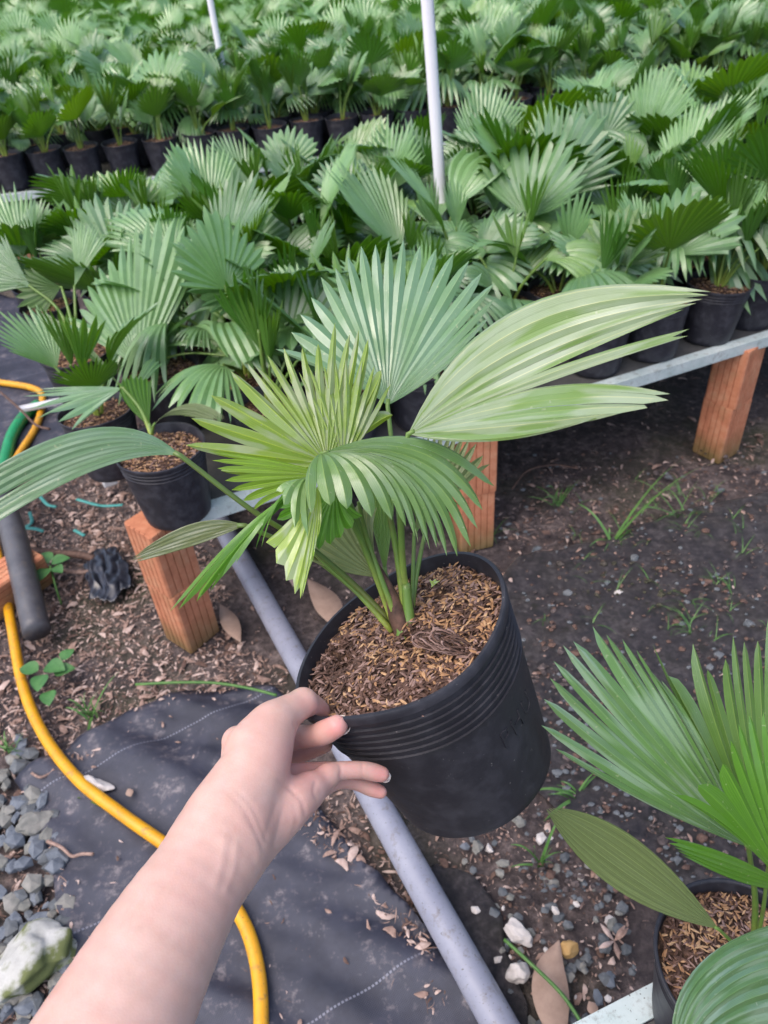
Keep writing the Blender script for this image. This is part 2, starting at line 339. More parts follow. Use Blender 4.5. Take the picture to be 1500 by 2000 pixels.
# ------------------------------------------------------------------ fan leaf builder
def fan(hub, ctrl, tips, gaps=.55, T=11, pleat=.45, outer=.5, edge_ts=.55, tip_pow=.85, umb=1.0):
    """hub point, one control and one tip per fold; each fold is two half strips that meet in a raised ridge"""
    hub = np.asarray(hub, float); ctrl = np.asarray(ctrl, float); tips = np.asarray(tips, float); K = len(tips)
    t = np.linspace(0, 1, T) ** .9; tt = t[None, :, None]
    P = (1 - tt) ** 2 * hub + 2 * tt * (1 - tt) * ctrl[:, None] + tt ** 2 * tips[:, None]
    g = np.full(K - 1, gaps) if np.isscalar(gaps) else np.asarray(gaps, float)
    E = np.empty((K + 1, T, 3)); E[1:K] = (P[:-1] + P[1:]) / 2
    E[0] = P[0] - (E[1] - P[0]) * outer; E[K] = P[-1] - (E[K - 1] - P[-1]) * outer
    tsL = np.concatenate([[edge_ts], g]); tsR = np.concatenate([g, [edge_ts]])
    def W(E_, ts):
        w = E_ - P; out = w.copy()
        for k in range(K):
            if ts[k] < .995:
                w0 = np.array([np.interp(ts[k], t, w[k, :, c]) for c in range(3)])
                x = np.clip((t - ts[k]) / (1 - ts[k]), 0, 1)
                tp = ((1 - x) ** tip_pow) * (1 + .35 * x)
                sel = t > ts[k]; out[k, sel] = w0 * tp[sel, None]
            else: out[k, -1] *= .8
        return out
    wl, wr = W(E[:-1], tsL), W(E[1:], tsR)
    tan = np.gradient(P, axis=1); n = np.cross(wr - wl, tan); n /= np.linalg.norm(n, axis=2)[..., None] + 1e-12
    if T > 2: n[:, 0] = n[:, 1]
    h = np.linalg.norm(wr - wl, axis=2)[..., None] * .5 * pleat
    ridge = P + n * h * .5; el = P + wl - n * h * .5; er = P + wr - n * h * .5
    V = []; F = []; UV = []; c = 0
    for k in range(K):
        for a, b_, ua, ub in ((el[k], ridge[k], 0, .5), (ridge[k], er[k], .5, .999)):
            V.append(a); V.append(b_)
            UV.append(np.stack([np.full(T, k + ua), t], 1)); UV.append(np.stack([np.full(T, k + ub), t], 1))
            for i in range(T - 1): F.append((c + i, c + T + i, c + T + i + 1, c + i + 1))
            c += 2 * T
    return np.vstack(V), F, np.vstack(UV)
def resample(keys, n):
    keys = np.asarray(keys, float); x = np.linspace(0, len(keys) - 1, n)
    return np.stack([np.interp(x, np.arange(len(keys)), keys[:, c]) for c in range(keys.shape[1])], 1)

# ------------------------------------------------------------------ ground
def grid_sheet(x0, x1, y0, y1, nx, ny, hf):
    xs = np.linspace(x0, x1, nx); ys = np.linspace(y0, y1, ny); V = [(x, y, hf(x, y)) for y in ys for x in xs]
    F = [(j * nx + i, j * nx + i + 1, (j + 1) * nx + i + 1, (j + 1) * nx + i) for j in range(ny - 1) for i in range(nx - 1)]
    return V, F
def ghf(x, y): return .012 * mnoise.noise(Vector((x * 3, y * 3, 0))) + .005 * mnoise.noise(Vector((x * 14, y * 14, 3))) - .012
mb = MB(); v, f = grid_sheet(-2.2, 2.4, -.6, 3.2, 185, 155, ghf); mb.add(v, f)
for (a, b_, c, d) in ((-150, 150, 3.2, 250), (-150, 150, -60, -.6), (-150, -2.2, -.6, 3.2), (2.4, 150, -.6, 3.2)):
    mb.add([(a, c, -.012), (b_, c, -.012), (b_, d, -.012), (a, d, -.012)], [(0, 1, 2, 3)])
g_ = obj('ground', mb.mesh('ground', M['ground'])); tag(g_, 'dark damp soil with scattered litter under the benches', kind='structure')

def inside(poly, x, y):
    c = False; j = len(poly) - 1
    for i in range(len(poly)):
        if (poly[i][1] > y) != (poly[j][1] > y) and x < (poly[j][0] - poly[i][0]) * (y - poly[i][1]) / (poly[j][1] - poly[i][1]) + poly[i][0]: c = not c
        j = i
    return c
def mat_sheet(name, pxpoly, m, label, wr=.012, seed=0, step=.02):
    poly = [at(px, py)[:2] for px, py in pxpoly]; P = np.array(poly)
    # ragged sheet: triangulated fan of a fine grid clipped by polygon cells
    x0, y0 = P.min(0); x1, y1 = P.max(0); nx = int((x1 - x0) / step) + 2; ny = int((y1 - y0) / step) + 2
    idx = {}; V = []; F = []
    def hz(x, y):
        # folds running in one direction
        a = RAD(62 + seed * 17); s = x * math.cos(a) + y * math.sin(a); t = -x * math.sin(a) + y * math.cos(a)
        w = abs(mnoise.noise(Vector((s * 9, t * 1.8, seed)))) ; w2 = mnoise.noise(Vector((s * 26, t * 6, seed + 5)))
        return .012 + max(0, wr * 1.6 * (w - .12)) + wr * .22 * w2
    def vid(i, j):
        if (i, j) not in idx:
            x = x0 + i * step; y = y0 + j * step
            ox = .012 * mnoise.noise(Vector((x * 12, y * 12, seed))); oy = .012 * mnoise.noise(Vector((x * 12, y * 12, seed + 9)))
            idx[(i, j)] = len(V); V.append((x + ox, y + oy, hz(x, y)))
        return idx[(i, j)]
    for j in range(ny):
        for i in range(nx):
            if inside(poly, x0 + (i + .5) * step, y0 + (j + .5) * step): F.append((vid(i, j), vid(i + 1, j), vid(i + 1, j + 1), vid(i, j + 1)))
    use = np.zeros(len(V), int)
    for fc in F:
        for i in fc: use[i] += 1
    Q = P; 
    for i in np.nonzero(use < 4)[0]:
        c = np.array(V[i][:2]); best = (9, c)
        for a, b_ in zip(Q, np.roll(Q, -1, 0)):
            ab = b_ - a; t = np.clip((c - a).dot(ab) / ab.dot(ab), 0, 1); pt = a + ab * t; dd = np.hypot(*(c - pt)); best = min(best, (dd, pt), key=lambda k: k[0])
        pt = best[1] + .012 * np.array([mnoise.noise(Vector((best[1][0] * 14, best[1][1] * 14, seed))), mnoise.noise(Vector((best[1][0] * 14, best[1][1] * 14, seed + 3)))])
        V[i] = (pt[0], pt[1], V[i][2] - .004)
    o = obj(name, mesh(name, V, F, m)); sm = o.modifiers.new('thickness', 'SOLIDIFY'); sm.thickness = .0012
    return tag(o, label, 'ground cover')
POLY_A = [(215, 1410), (330, 1360), (470, 1352), (540, 1345), (575, 1400), (600, 1560), (690, 1660), (820, 1800), (960, 1960), (1010, 2080), (160, 2120), (140, 1850), (95, 1640), (30, 1530), (110, 1480)]
mat_sheet('weed_mat', POLY_A, M['mat_clean'], 'creased black weed mat with pale stitch line under the forearm', .034, 0, .012)
POLY_B = [(905, 1230), (1010, 1090), (1180, 1060), (1330, 1000), (1560, 960), (1650, 1100), (1640, 1400), (1600, 1700), (1400, 1760), (1180, 1700), (1060, 1560), (960, 1420)]
mat_sheet('weed_mat', POLY_B, M['mat_dirty'], 'soil strewn weed mat behind the right hand plant', .012, 1, .018)
POLY_C = [(-120, 560), (60, 590), (150, 640), (210, 740), (225, 830), (150, 900), (60, 925), (-200, 940)]
mat_sheet('weed_mat', POLY_C, M['mat_clean'], 'black weed mat at the left end of the bench', .01, 2, .02)
POLY_D = [(800, 1640), (900, 1660), (965, 1760), (985, 1830), (1000, 2080), (1130, 2090), (1180, 2020), (1080, 1900), (940, 1740), (850, 1600)]
mat_sheet('weed_mat', [(840, 1690), (930, 1710), (985, 1800), (985, 1860), (1030, 1960), (1040, 2090), (980, 2060), (900, 1900), (820, 1760)], M['mat_dirty'], 'narrow strip of weed mat right of the grey pipe', .006, 3, .012)

# ------------------------------------------------------------------ benches and brick pillars
BZ = .40; _e = at(392, 1003, BZ), at(1490, 664, BZ); A1 = math.atan2(_e[1][1] - _e[0][1], _e[1][0] - _e[0][0]); U1 = np.array([math.cos(A1), math.sin(A1)]); V1 = np.array([-U1[1], U1[0]])
O1 = _e[0][:2] - U1 * .015 + V1 * .006
def bw(u, v, z, O=O1, U=U1, V=V1): return np.array([O[0] + u * U[0] + v * V[0], O[1] + u * U[1] + v * V[1], z])
def obox(u0, u1, v0, v1, z0, z1, O, U, V):
    b_, f = box(u0, u1, v0, v1, z0, z1); return np.array([bw(p[0], p[1], p[2], O, U, V) for p in b_]), f
def rail(u0, u1, v0, v1, O, U, V, zt, flip=1):
    """angle-iron rail: a flat top flange and a hanging web"""
    m_ = MB()
    v, f = obox(u0, u1, v0, v1, zt - .004, zt, O, U, V); m_.add(v, f)
    if abs(u1 - u0) > abs(v1 - v0):
        w = v0 if flip > 0 else v1 - .004
        v, f = obox(u0, u1, w, w + .004, zt - .032, zt - .0042, O, U, V)
    else:
        w = u0 if flip > 0 else u1 - .004
        v, f = obox(w, w + .004, v0, v1, zt - .032, zt - .0042, O, U, V)
    m_.add(v, f); return m_
def bench(label, O, U, V, wu, wv, cat='bench'):
    e = empty('plant_bench', (O[0], O[1], 0), label, cat)
    v, f = obox(.03, wu - .03, .03, wv - .03, BZ - .018, BZ - .0005, O, U, V); obj('bench_board', mesh('bench_board', v, f, M['board'], smooth=False), e)
    for a in (rail(0, wu, -.003, .028, O, U, V, BZ + .003, 1), rail(0, wu, wv - .028, wv + .003, O, U, V, BZ + .003, -1),
              rail(-.003, .028, .029, wv - .029, O, U, V, BZ + .003, 1), rail(wu - .028, wu + .003, .029, wv - .029, O, U, V, BZ + .003, -1)):
        obj('frame_rail', a.mesh('frame_rail', M['metal'], False), e)
    return e
bench('low plant bench with pale metal rim behind the held pot', O1, U1, V1, 2.9, 1.52)
A2 = RAD(6.5); U2 = np.array([math.cos(A2), math.sin(A2)]); V2 = np.array([-U2[1], U2[0]]); O2 = np.array([-4.2, 3.76])
bench('long rear plant bench carrying the far mass of palms', O2, U2, V2, 8.2, 8.0)
A3 = RAD(20); U3 = np.array([math.cos(A3), math.sin(A3)]); V3 = np.array([-U3[1], U3[0]])
e0, e1 = at(1130, 2000, BZ + .003)[:2], at(1250, 1938, BZ + .003)[:2]; A3 = math.atan2(e1[1] - e0[1], e1[0] - e0[0]); U3 = np.array([math.cos(A3), math.sin(A3)]); V3 = np.array([-U3[1], U3[0]])
O3 = e0 - V3 * .50 - U3 * .10
bench('bench under the right hand plant showing one pale metal corner', O3, U3, V3, 1.5, .50)
def brick_mesh(h=.198, w=.100, nr=5):
    """hollow clay brick stood on end: vertical ribs on every side and round holes in the top"""
    prof = []
    hw = w / 2; per = []
    for s in range(4):
        for r in range(nr):
            a0 = -hw + .004 + r * (w - .008) / nr; a1 = a0 + (w - .008) / nr
            for (x, d) in ((a0 + .0014, .0), (a1 - .0014, .0), (a1 - .0008, .0034), (a1 + .0008, .0034)) if r < nr - 1 else ((a0 + .0012, 0), (a1, 0)):
                y = -hw + d; ang = s * math.pi / 2
                per.append((x * math.cos(ang) - y * math.sin(ang), x * math.sin(ang) + y * math.cos(ang)))
    n = len(per); V = []; 
    zs = [0, .003, h - .003, h]; sc = [.975, 1, 1, .975]
    for z, s in zip(zs, sc): V += [(x * s, y * s, z) for x, y in per]
    F = []
    for k in range(3):
        for i in range(n): F.append((k * n + i, k * n + (i + 1) % n, (k + 1) * n + (i + 1) % n, (k + 1) * n + i))
    V.append((0, 0, 0)); V.append((0, 0, h)); c0 = len(V) - 2
    for i in range(n): F.append((c0, (i + 1) % n, i)); F.append((c0 + 1, 3 * n + i, 3 * n + (i + 1) % n))
    return mesh('brick', V, F, M['brick'], smooth=False)
BM = brick_mesh()
def pillar(x, y, rot, label, n=2, tilt=0):
    e = empty('brick_pillar', (x, y, 0), label, 'brick pillar', rz=rot); e.rotation_euler[1] = tilt
    if True:
        for i in range(n):
            b_ = bpy.data.objects.new('brick', BM); COL.objects.link(b_); b_.parent = e
            b_.location = (random.uniform(-.003, .003), random.uniform(-.003, .003), -.006 + i * .1965); b_.rotation_euler[2] = random.uniform(-.05, .05) + i * math.pi / 2
            if i == n - 1: b_.scale = (1, 1, (BZ - .0195 - (b_.location[2])) / .198)
    return e
def pu(px, py): 
    p = at(px, py); return p[0], p[1]
x, y = pu(375, 1240); pillar(x, y + .01, A1 + RAD(28), 'orange ribbed brick pillar under the leftmost front pot')
x, y = pu(922, 1050); pillar(x, y, A1 - RAD(6), 'brick pillar directly behind the held pot')
x, y = pu(1398, 880); pillar(x, y, A1 + RAD(14), 'brick pillar under the right part of the bench')
x, y = at(30, 462, BZ)[:2]; pillar(x, y, RAD(35), 'brick pillar at the far left edge behind the leaves', 2)
p = bw(.12, 1.40, 0); pillar(p[0], p[1], A1, 'brick pillar under the back left corner of the bench')
p = bw(1.0, 1.40, 0); pillar(p[0], p[1], A1, 'brick pillar under the back of the bench, nearest the tall pole')
p = bw(2.0, 1.40, 0); pillar(p[0], p[1], A1, 'brick pillar under the back of the bench on the right')
for i, u in enumerate((1.9, 3.2, 4.5, 5.8)):
    p = bw(u, .12, 0, O2, U2, V2); pillar(p[0], p[1], A2, 'brick pillar below the rear bench, %s from the left' % ('first second third fourth'.split()[i]))
for i, (uu, vv) in enumerate(((.3, .3), (1.2, .3))):
    p = bw(uu, vv, 0, O3, U3, V3); pillar(p[0], p[1], A3, ('brick pillar hidden beneath the right hand plant', 'brick pillar beneath the far end of the right hand bench')[i])
# loose brick lying at the left with a dark pipe over it
def lying_brick(px, py, rz, label, z=0.044):
    p = at(px, py, z); o = obj('brick', BM); o.location = p; o.rotation_euler = (0, RAD(90), rz); return tag(o, label, 'brick')
lying_brick(-48, 1185, RAD(52), 'orange brick lying on the soil beneath the dark pipe', .05)

# ------------------------------------------------------------------ pipes, hoses, poles
def tube_obj(name, pts, r, m, label, cat, n=14, seg=8):
    v, f, uv = tube(spline(pts, seg), r, n); return tag(obj(name, mesh(name, v, f, m, uv=uv)), label, cat)
GP = [at(px, py, .048) for px, py in ((425, 1030), (500, 1145), (575, 1270), (650, 1425), (760, 1620), (850, 1775), (935, 1920), (1060, 2150))]
d0, d1 = GP[1], GP[5]; dirv = (d1 - d0) / np.linalg.norm(d1 - d0)
tube_obj('grey_pipe', [d0 - dirv * .5 + [0, 0, -.010], d0 - [0, 0, .006], (d0 + d1) / 2 - [0, 0, .003], d1, d1 + dirv * .5], .0285, M['pvc_grey'], 'grey plastic pipe running diagonally on the ground under the pot', 'pipe', 20)
hz_ = .026
tube_obj('yellow_hose', [at(px, py, hz_) for px, py in ((-80, 735), (0, 747), (60, 757), (83, 775), (72, 830), (42, 880), (5, 940), (-18, 1010), (2, 1110), (22, 1220), (45, 1340), (85, 1435), (150, 1520), (235, 1588), (330, 1655), (420, 1725), (475, 1800), (503, 1890), (510, 2000), (500, 2120))], .0128, M['hose'], 'yellow garden hose curving down the left side and under the arm', 'hose')
tube_obj('green_hose', [at(px, py, hz_ + .004) for px, py in ((75, 790), (48, 812), (24, 850), (10, 900), (-8, 980), (-60, 1040))], .021, M['hose_green'], 'thick green hose at the left edge beside the yellow one', 'hose')
tube_obj('dark_pipe', [at(-40, 905, .13), at(15, 1010, .12), at(45, 1120, .10), at(72, 1235, .06)], .034, M['pvc_dark'], 'short dark grey pipe leaning on a brick at the left', 'pipe', 18)
p = bw(.99, 1.235, 0)
def pole(px, py, z, h, label, lean=(0, 0)):
    p = at(px, py, z); a = np.array([p[0] - lean[0] * z, p[1] - lean[1] * z, .0]); b_ = np.array([p[0] + lean[0] * (h - z), p[1] + lean[1] * (h - z), h])
    pts = [a + (b_ - a) * t for t in np.linspace(0, 1, 6)]; v, f, uv = tube(pts, .0175, 20, upv=(0, -1, 0))
    o = tag(obj('white_pole', mesh('white_pole', v, f, M['pole'], uv=uv)), label, 'pole'); return p
PP1 = pole(856, 310, .80, 2.6, 'white plastic pole rising from the near bench, the taller and nearer one', (-.052, .0))
PP2 = pole(426, 85, .84, 2.8, 'white plastic pole farther back at the left', (-.012, .0))

# ------------------------------------------------------------------ nursery pots and palms
PH, PR, PB = .165, .085, .066
prof = [(0, .002), (PB - .004, .002), (PB, .006)]
for z in np.linspace(.02, PH - .032, 4): prof.append((PB + (PR - PB) * z / PH, z))
for z in (PH - .030, PH - .022, PH - .014):
    r = PB + (PR - PB) * z / PH; prof += [(r, z - .001), (r + .0009, z), (r, z + .001)]
prof += [(PR + .0005, PH - .005), (PR + .0025, PH - .004), (PR + .0025, PH), (PR - .0005, PH + .0003), (PR - .002, PH - .003), (PR - .0045, PH - .03)]
v, f = lathe(prof, 36); POT = []
for k in range(4):
    vv = v.copy(); e = random.uniform(.01, .05); ph = random.uniform(0, 3); a = np.arctan2(vv[:, 1], vv[:, 0]); s = 1 + e * (vv[:, 2] / PH) ** 2 * np.cos(2 * (a - ph)) + .008 * np.sin(5 * a + ph)
    vv[:, 0] *= s; vv[:, 1] *= s; POT.append(mesh('pot', vv, f, M['pot_far'])); POT[-1].set_sharp_from_angle(angle=.7)
def spindle(c, d, n, Ln, w, th):
    """small husk: a boat shaped sliver, 12 triangles"""
    s = np.cross(n, d); p = [c - d * Ln / 2, c - d * Ln * .1 + s * w / 2, c - d * Ln * .1 - s * w / 2, c + d * Ln / 2, c + n * th, c + d * Ln * .25 + s * w * .35, c + d * Ln * .25 - s * w * .35]
    return p, [(0, 1, 4), (0, 4, 2), (1, 5, 4), (5, 3, 4), (4, 3, 6), (4, 6, 2)]
def unit(v): v = np.asarray(v, float); return v / (np.linalg.norm(v) + 1e-12)
def soil_mesh(R, nchip, seed, hole=None, size=1.0):
    rs = np.random.RandomState(seed); m_ = MB(); nr, na = 14, 40; V = []
    def hz(x, y):
        r = math.hypot(x, y) / R
        h = .010 * (1 - r) + .006 * mnoise.noise(Vector((x * 28, y * 28, seed))) + .003 * mnoise.noise(Vector((x * 90, y * 90, seed)))
        return h
    V.append((0, 0, hz(0, 0)))
    for i in range(1, nr + 1):
        for j in range(na):
            a = 2 * math.pi * j / na; r = R * i / nr; V.append((r * math.cos(a), r * math.sin(a), hz(r * math.cos(a), r * math.sin(a))))
    F = [(0, 1 + j, 1 + (j + 1) % na) for j in range(na)]
    for i in range(nr - 1):
        for j in range(na):
            a = 1 + i * na + j; b_ = 1 + i * na + (j + 1) % na; F.append((a, a + na, b_ + na, b_))
    m_.add(V, F, 0)
    for i in range(nchip):
        r = R * .97 * math.sqrt(rs.rand()); a = rs.rand() * 6.283; x, y = r * math.cos(a), r * math.sin(a)
        th = rs.rand() * 6.283; d = unit((math.cos(th), math.sin(th), rs.uniform(-.35, .35))); n = unit(np.array([rs.uniform(-.4, .4), rs.uniform(-.4, .4), 1])); n = unit(n - d * n.dot(d))
        q, ff = spindle(np.array([x, y, hz(x, y) + .0015 + rs.rand() * .003]), d, n, rs.uniform(.007, .014) * size, rs.uniform(.002, .0036) * size, .0012)
        m_.add(q, ff, int(rs.choice([1, 2, 3, 3, 4])))
    return m_.mesh('potting_mix', [M['soil'], M['husk'], M['husk_pale'], M['coir'], M['coir_pale']], False)
SOIL = [soil_mesh(PR - .004, 420, 20 + k) for k in range(3)]
# leaf library: every leaf grows from the origin along +X
def lib_leaf(kind, rs, T=9):
    m_ = MB()
    if kind == 'fan':
        al = rs.uniform(8, 42); pl = rs.uniform(.075, .165); Ln = rs.uniform(.135, .205); Th = RAD(rs.uniform(36, 68)); K = int(rs.randint(15, 22)); be = al + rs.uniform(0, 24); dr = rs.uniform(.02, .35); cup = rs.uniform(.02, .32); gap = rs.uniform(.64, .86)
    elif kind == 'droop':
        al = rs.uniform(28, 60); pl = rs.uniform(.07, .14); Ln = rs.uniform(.14, .20); Th = RAD(rs.uniform(42, 70)); K = int(rs.randint(12, 18)); be = al + rs.uniform(15, 35); dr = rs.uniform(.35, .8); cup = rs.uniform(-.15, .15); gap = rs.uniform(.55, .8)
    elif kind == 'spear':
        al = rs.uniform(0, 14); pl = rs.uniform(.09, .16); Ln = rs.uniform(.12, .18); Th = RAD(rs.uniform(16, 30)); K = int(rs.randint(8, 12)); be = al + rs.uniform(-4, 8); dr = 0; cup = rs.uniform(.3, .9); gap = rs.uniform(.55, .75)
    else:
        al = rs.uniform(20, 60); pl = rs.uniform(.05, .12); Ln = rs.uniform(.14, .21); Th = RAD(rs.uniform(12, 25)); K = int(rs.randint(6, 10)); be = al + rs.uniform(5, 30); dr = rs.uniform(.2, .6); cup = rs.uniform(0, .3); gap = .93
    al, be = RAD(al), RAD(be); hub = np.array([pl * math.sin(al), 0, pl * math.cos(al)])
    mm = np.array([math.sin(be), 0, math.cos(be)]); nn = np.array([-math.cos(be), 0, math.sin(be)]); ss = np.array([0, 1.0, 0])
    tw = rs.uniform(-.35, .35); ss, nn = ss * math.cos(tw) + nn * math.sin(tw), nn * math.cos(tw) - ss * math.sin(tw)
    tips = []; ctr = []; asym = rs.uniform(-.08, .08)
    for k in range(K):
        x = 1 - 2 * k / (K - 1); th = x * Th
        R = Ln * (1 - .30 * abs(x) ** 2.2 + asym * x) * rs.uniform(.90, 1.07); d = math.cos(th) * mm + math.sin(th) * ss
        if kind == 'lance': R = Ln * (1 - .1 * abs(x))
        tip = hub + R * d + nn * R * cup * x * x - np.array([0, 0, dr * R]); tips.append(tip)
        wide = 1.15 if kind != 'lance' else 2.3
        dc = math.cos(min(th * wide, 1.9) if th > 0 else max(th * wide, -1.9)) * mm + math.sin(th * wide) * ss
        ctr.append(hub + R * .5 * unit(dc) * (1.0 if kind != 'lance' else 1.15) + nn * R * (.05 + cup * .4 * x * x) + np.array([0, 0, dr * R * .12]))
    gp = np.clip(rs.normal(gap, .075, K - 1), .3, .97)
    if kind in ('fan', 'droop') and rs.rand() < .5: 
        for _ in range(4): gp[rs.randint(0, K - 1)] = .96
    v, f, uv = fan(hub, ctr, tips, gp, T, .42, .45, .6, .7); m_.add(v, f, 0, uv)
    q = spline([(0, 0, -.012), (hub[0] * .38, 0, hub[2] * .5), hub, hub + mm * Ln * .05], 3); v, f, uv = tube(q, np.linspace(.0042, .0022, len(q)), 6); m_.add(v, f, 1, uv)
    return m_
LIB = {}
rs = np.random.RandomState(5)
for kind, cnt in (('fan', 22), ('droop', 20), ('spear', 6), ('lance', 16)):
    LIB[kind] = []
    for i in range(cnt):
        m_ = lib_leaf(kind, rs); young = (kind == 'spear' and i % 2 == 0) or (i % 9 == 3)
        LIB[kind].append(m_.mesh('leaf', [M['leaf_green'] if young else M['leaf_back'], M['stalk']]))
LOW = {}
rs = np.random.RandomState(6)
for kind, cnt in (('fan', 6), ('droop', 6), ('spear', 4), ('lance', 4)):
    LOW[kind] = [lib_leaf(kind, rs, 4).mesh('leaf', [M['leaf_young'] if kind == 'spear' and i % 2 else M['leaf_back'], M['stalk']]) for i in range(cnt)]
ORD = 'first second third fourth fifth sixth seventh eighth ninth tenth eleventh twelfth thirteenth fourteenth fifteenth sixteenth seventeenth eighteenth nineteenth twentieth'.split()
def ordn(i):
    if i < 20: return ORD[i]
    i += 1; tens = {2: 'twenty', 3: 'thirty', 4: 'forty', 5: 'fifty'}[i // 10]
    return tens + ('-' + ORD[i % 10 - 1] if i % 10 else 'th')
def leaf_plan(rs, front=False):
    n = rs.randint(5, 8); a0 = rs.rand() * 6.28; plan = [('spear', rs.randint(6), rs.rand() * 6.28, rs.uniform(.85, 1.1))]
    for i in range(n - (1 if front else 0)):
        k = rs.choice(['fan', 'droop', 'droop', 'lance', 'lance'] if i > 1 else ['fan', 'fan', 'droop'])
        if front: k = rs.choice(['fan', 'fan', 'spear'])
        plan.append((k, rs.randint(len(LIB[k])), a0 + i * 2.4 + rs.uniform(-.35, .35), rs.uniform(.85, 1.25) if front else rs.uniform(.85, 1.5)))
    return plan
def place_palm(x, y, rs, label, group, zb=BZ, front=False):
    e = empty('potted_palm', (x, y, zb), label, 'potted palm', group, rz=rs.rand() * 6.28)
    e.rotation_euler[0] = rs.uniform(-.05, .05); e.rotation_euler[1] = rs.uniform(-.05, .05)
    o = obj('pot', POT[rs.randint(4)], e, False)
    o = obj('potting_mix', SOIL[rs.randint(3)], e, False); o.location = (0, 0, PH - .022 + rs.uniform(-.006, .004))
    for k, i, a, s in leaf_plan(rs, front):
        o = obj('leaf', LIB[k][i], e, False); o.location = (.006 * math.cos(a), .006 * math.sin(a), PH - .016); o.rotation_euler = (rs.uniform(-.12, .12), rs.uniform(-.12, .12), a); o.scale = (s, s * rs.uniform(.9, 1.1), s)
    return e
def px3(pts): return np.array([dep(*p) for p in pts])
def hero_leaf(parent, mname, hub, ctrl, tips, n, gaps=.6, pleat=.5, T=15, stalk=None, sr=(.0027, .002), jit=3, flip=False, outer=.45, smat='stalk', edge_ts=.55, keep=False, tp=.85):
    rs_ = np.random.RandomState(int(hub[0] + hub[1]))
    k = len(tips) if keep else n
    tp_ = resample(tips, k); ct = resample(ctrl, k)
    tp_[:, :2] += rs_.uniform(-jit, jit, (k, 2))
    if flip: tp_ = tp_[::-1]; ct = ct[::-1]
    if not np.isscalar(gaps):
        gaps = np.asarray(gaps, float)
        if len(gaps) != k - 1: gaps = np.interp(np.linspace(0, 1, k - 1), np.linspace(0, 1, len(gaps)), gaps)
        if flip: gaps = gaps[::-1]
    else: gaps = np.clip(rs_.normal(gaps, .035, k - 1), .3, .98)
    v, f, uv = fan(dep(*hub), px3(ct), px3(tp_), gaps, T, pleat, outer, edge_ts, tp)
    o = obj('leaf', mesh('leaf', v, f, M[mname], uv=uv), parent)
    if stalk:
        pts = spline(px3(stalk + [hub]), 6); d = unit(px3([ct[len(ct) // 2]])[0] - pts[-1]); pts = np.vstack([pts, pts[-1] + d * .006])
        v, f, uv = tube(pts, np.linspace(sr[0], sr[1], len(pts)), 8, flat=.75); s = obj('leaf_stalk', mesh('leaf_stalk', v, f, M[smat], uv=uv), o, False)
        # stalk is a child of the leaf, whose origin cancels the root offset: give it world coordinates
        s.location = (0, 0, 0)
    return o

# three plants at the front left corner whose leaves can be told apart
def corner_palm(px, py, zb, label, sc=1.08):
    p = at(px, py, zb + PH * sc); e = empty('potted_palm', (p[0], p[1], zb), label, 'potted palm')
    o = obj('pot', POT[int(px) % 4], e, False); o.scale = (sc, sc, sc); o = obj('potting_mix', SOIL_BIG[int(py) % 2], e, False); o.location = (0, 0, (PH - .022) * sc); o.scale = (sc, sc, sc)
    return e, p
SOIL_BIG = [soil_mesh(PR - .004, 900, 40 + k) for k in range(2)]
CORNER = []
e, p = corner_palm(312, 872, BZ, 'potted fan palm on the front brick pillar, its upright leaf folded and yellow green'); CORNER.append(p)
D0 = proj(p)[2]; b0 = (296, 850, D0)
hero_leaf(e, 'leaf_green', (292, 832, D0), [(238, 790, D0), (255, 775, D0), (275, 775, D0), (292, 780, D0)], [(232, 745, D0), (248, 733, D0), (270, 732, D0), (297, 740, D0)], 8, .95, .9, 10, stalk=[b0], jit=2, flip=True, sr=(.006, .004))
hero_leaf(e, 'leaf_blue', (240, 757, D0), [(190, 790, D0), (175, 775, D0), (165, 765, D0), (160, 752, D0)], [(140, 838, D0 - .05), (92, 805, D0 - .05), (70, 820, D0 - .05), (45, 775, D0 - .04), (75, 758, D0 - .02)], 9, .7, .4, 10, stalk=[b0, (275, 800, D0)], jit=3, sr=(.005, .003))
hero_leaf(e, 'leaf_olive', (300, 830, D0 - .02), [(330, 790, D0), (350, 770, D0), (370, 755, D0 + .02)], [(415, 828, D0), (432, 822, D0), (440, 815, D0)], 7, .97, .3, 10, stalk=[b0], jit=1, sr=(.005, .003))
hero_leaf(e, 'leaf_back', (262, 770, D0 + .03), [(270, 730, D0 + .05), (285, 720, D0 + .05), (300, 722, D0 + .05)], [(288, 700, D0 + .08), (302, 698, D0 + .08), (318, 712, D0 + .08)], 5, .9, .5, 8, stalk=[b0], jit=2, sr=(.004, .003))
e, p = corner_palm(312, 716, BZ, 'potted fan palm with a large bright upright fan, behind the brick pillar pot'); CORNER.append(p)
D0 = proj(p)[2]; b0 = (300, 705, D0)
hero_leaf(e, 'leaf_back', (272, 722, D0 - .06), [(205, 665, D0 - .04), (200, 630, D0 - .03), (215, 600, D0 - .02), (235, 580, D0), (265, 570, D0), (300, 580, D0), (335, 610, D0), (340, 640, D0)],
          [(112, 628, D0 - .02), (150, 610, D0), (160, 575, D0), (178, 540, D0 + .02), (205, 515, D0 + .03), (238, 470, D0 + .04), (265, 440, D0 + .05), (300, 425, D0 + .05), (345, 428, D0 + .05), (375, 445, D0 + .05), (402, 485, D0 + .04), (345, 545, D0 + .03)], 19, .78, .45, 13, stalk=[b0], jit=5, sr=(.006, .004), tp=.6)
hero_leaf(e, 'leaf_blue', (232, 752, D0 - .08), [(205, 720, D0 - .06), (190, 690, D0 - .05), (175, 655, D0 - .05)], [(80, 618, D0 - .04), (66, 612, D0 - .04), (75, 605, D0 - .04)], 7, .97, .35, 11, stalk=[b0, (265, 740, D0 - .04)], jit=1, sr=(.005, .003), flip=True)
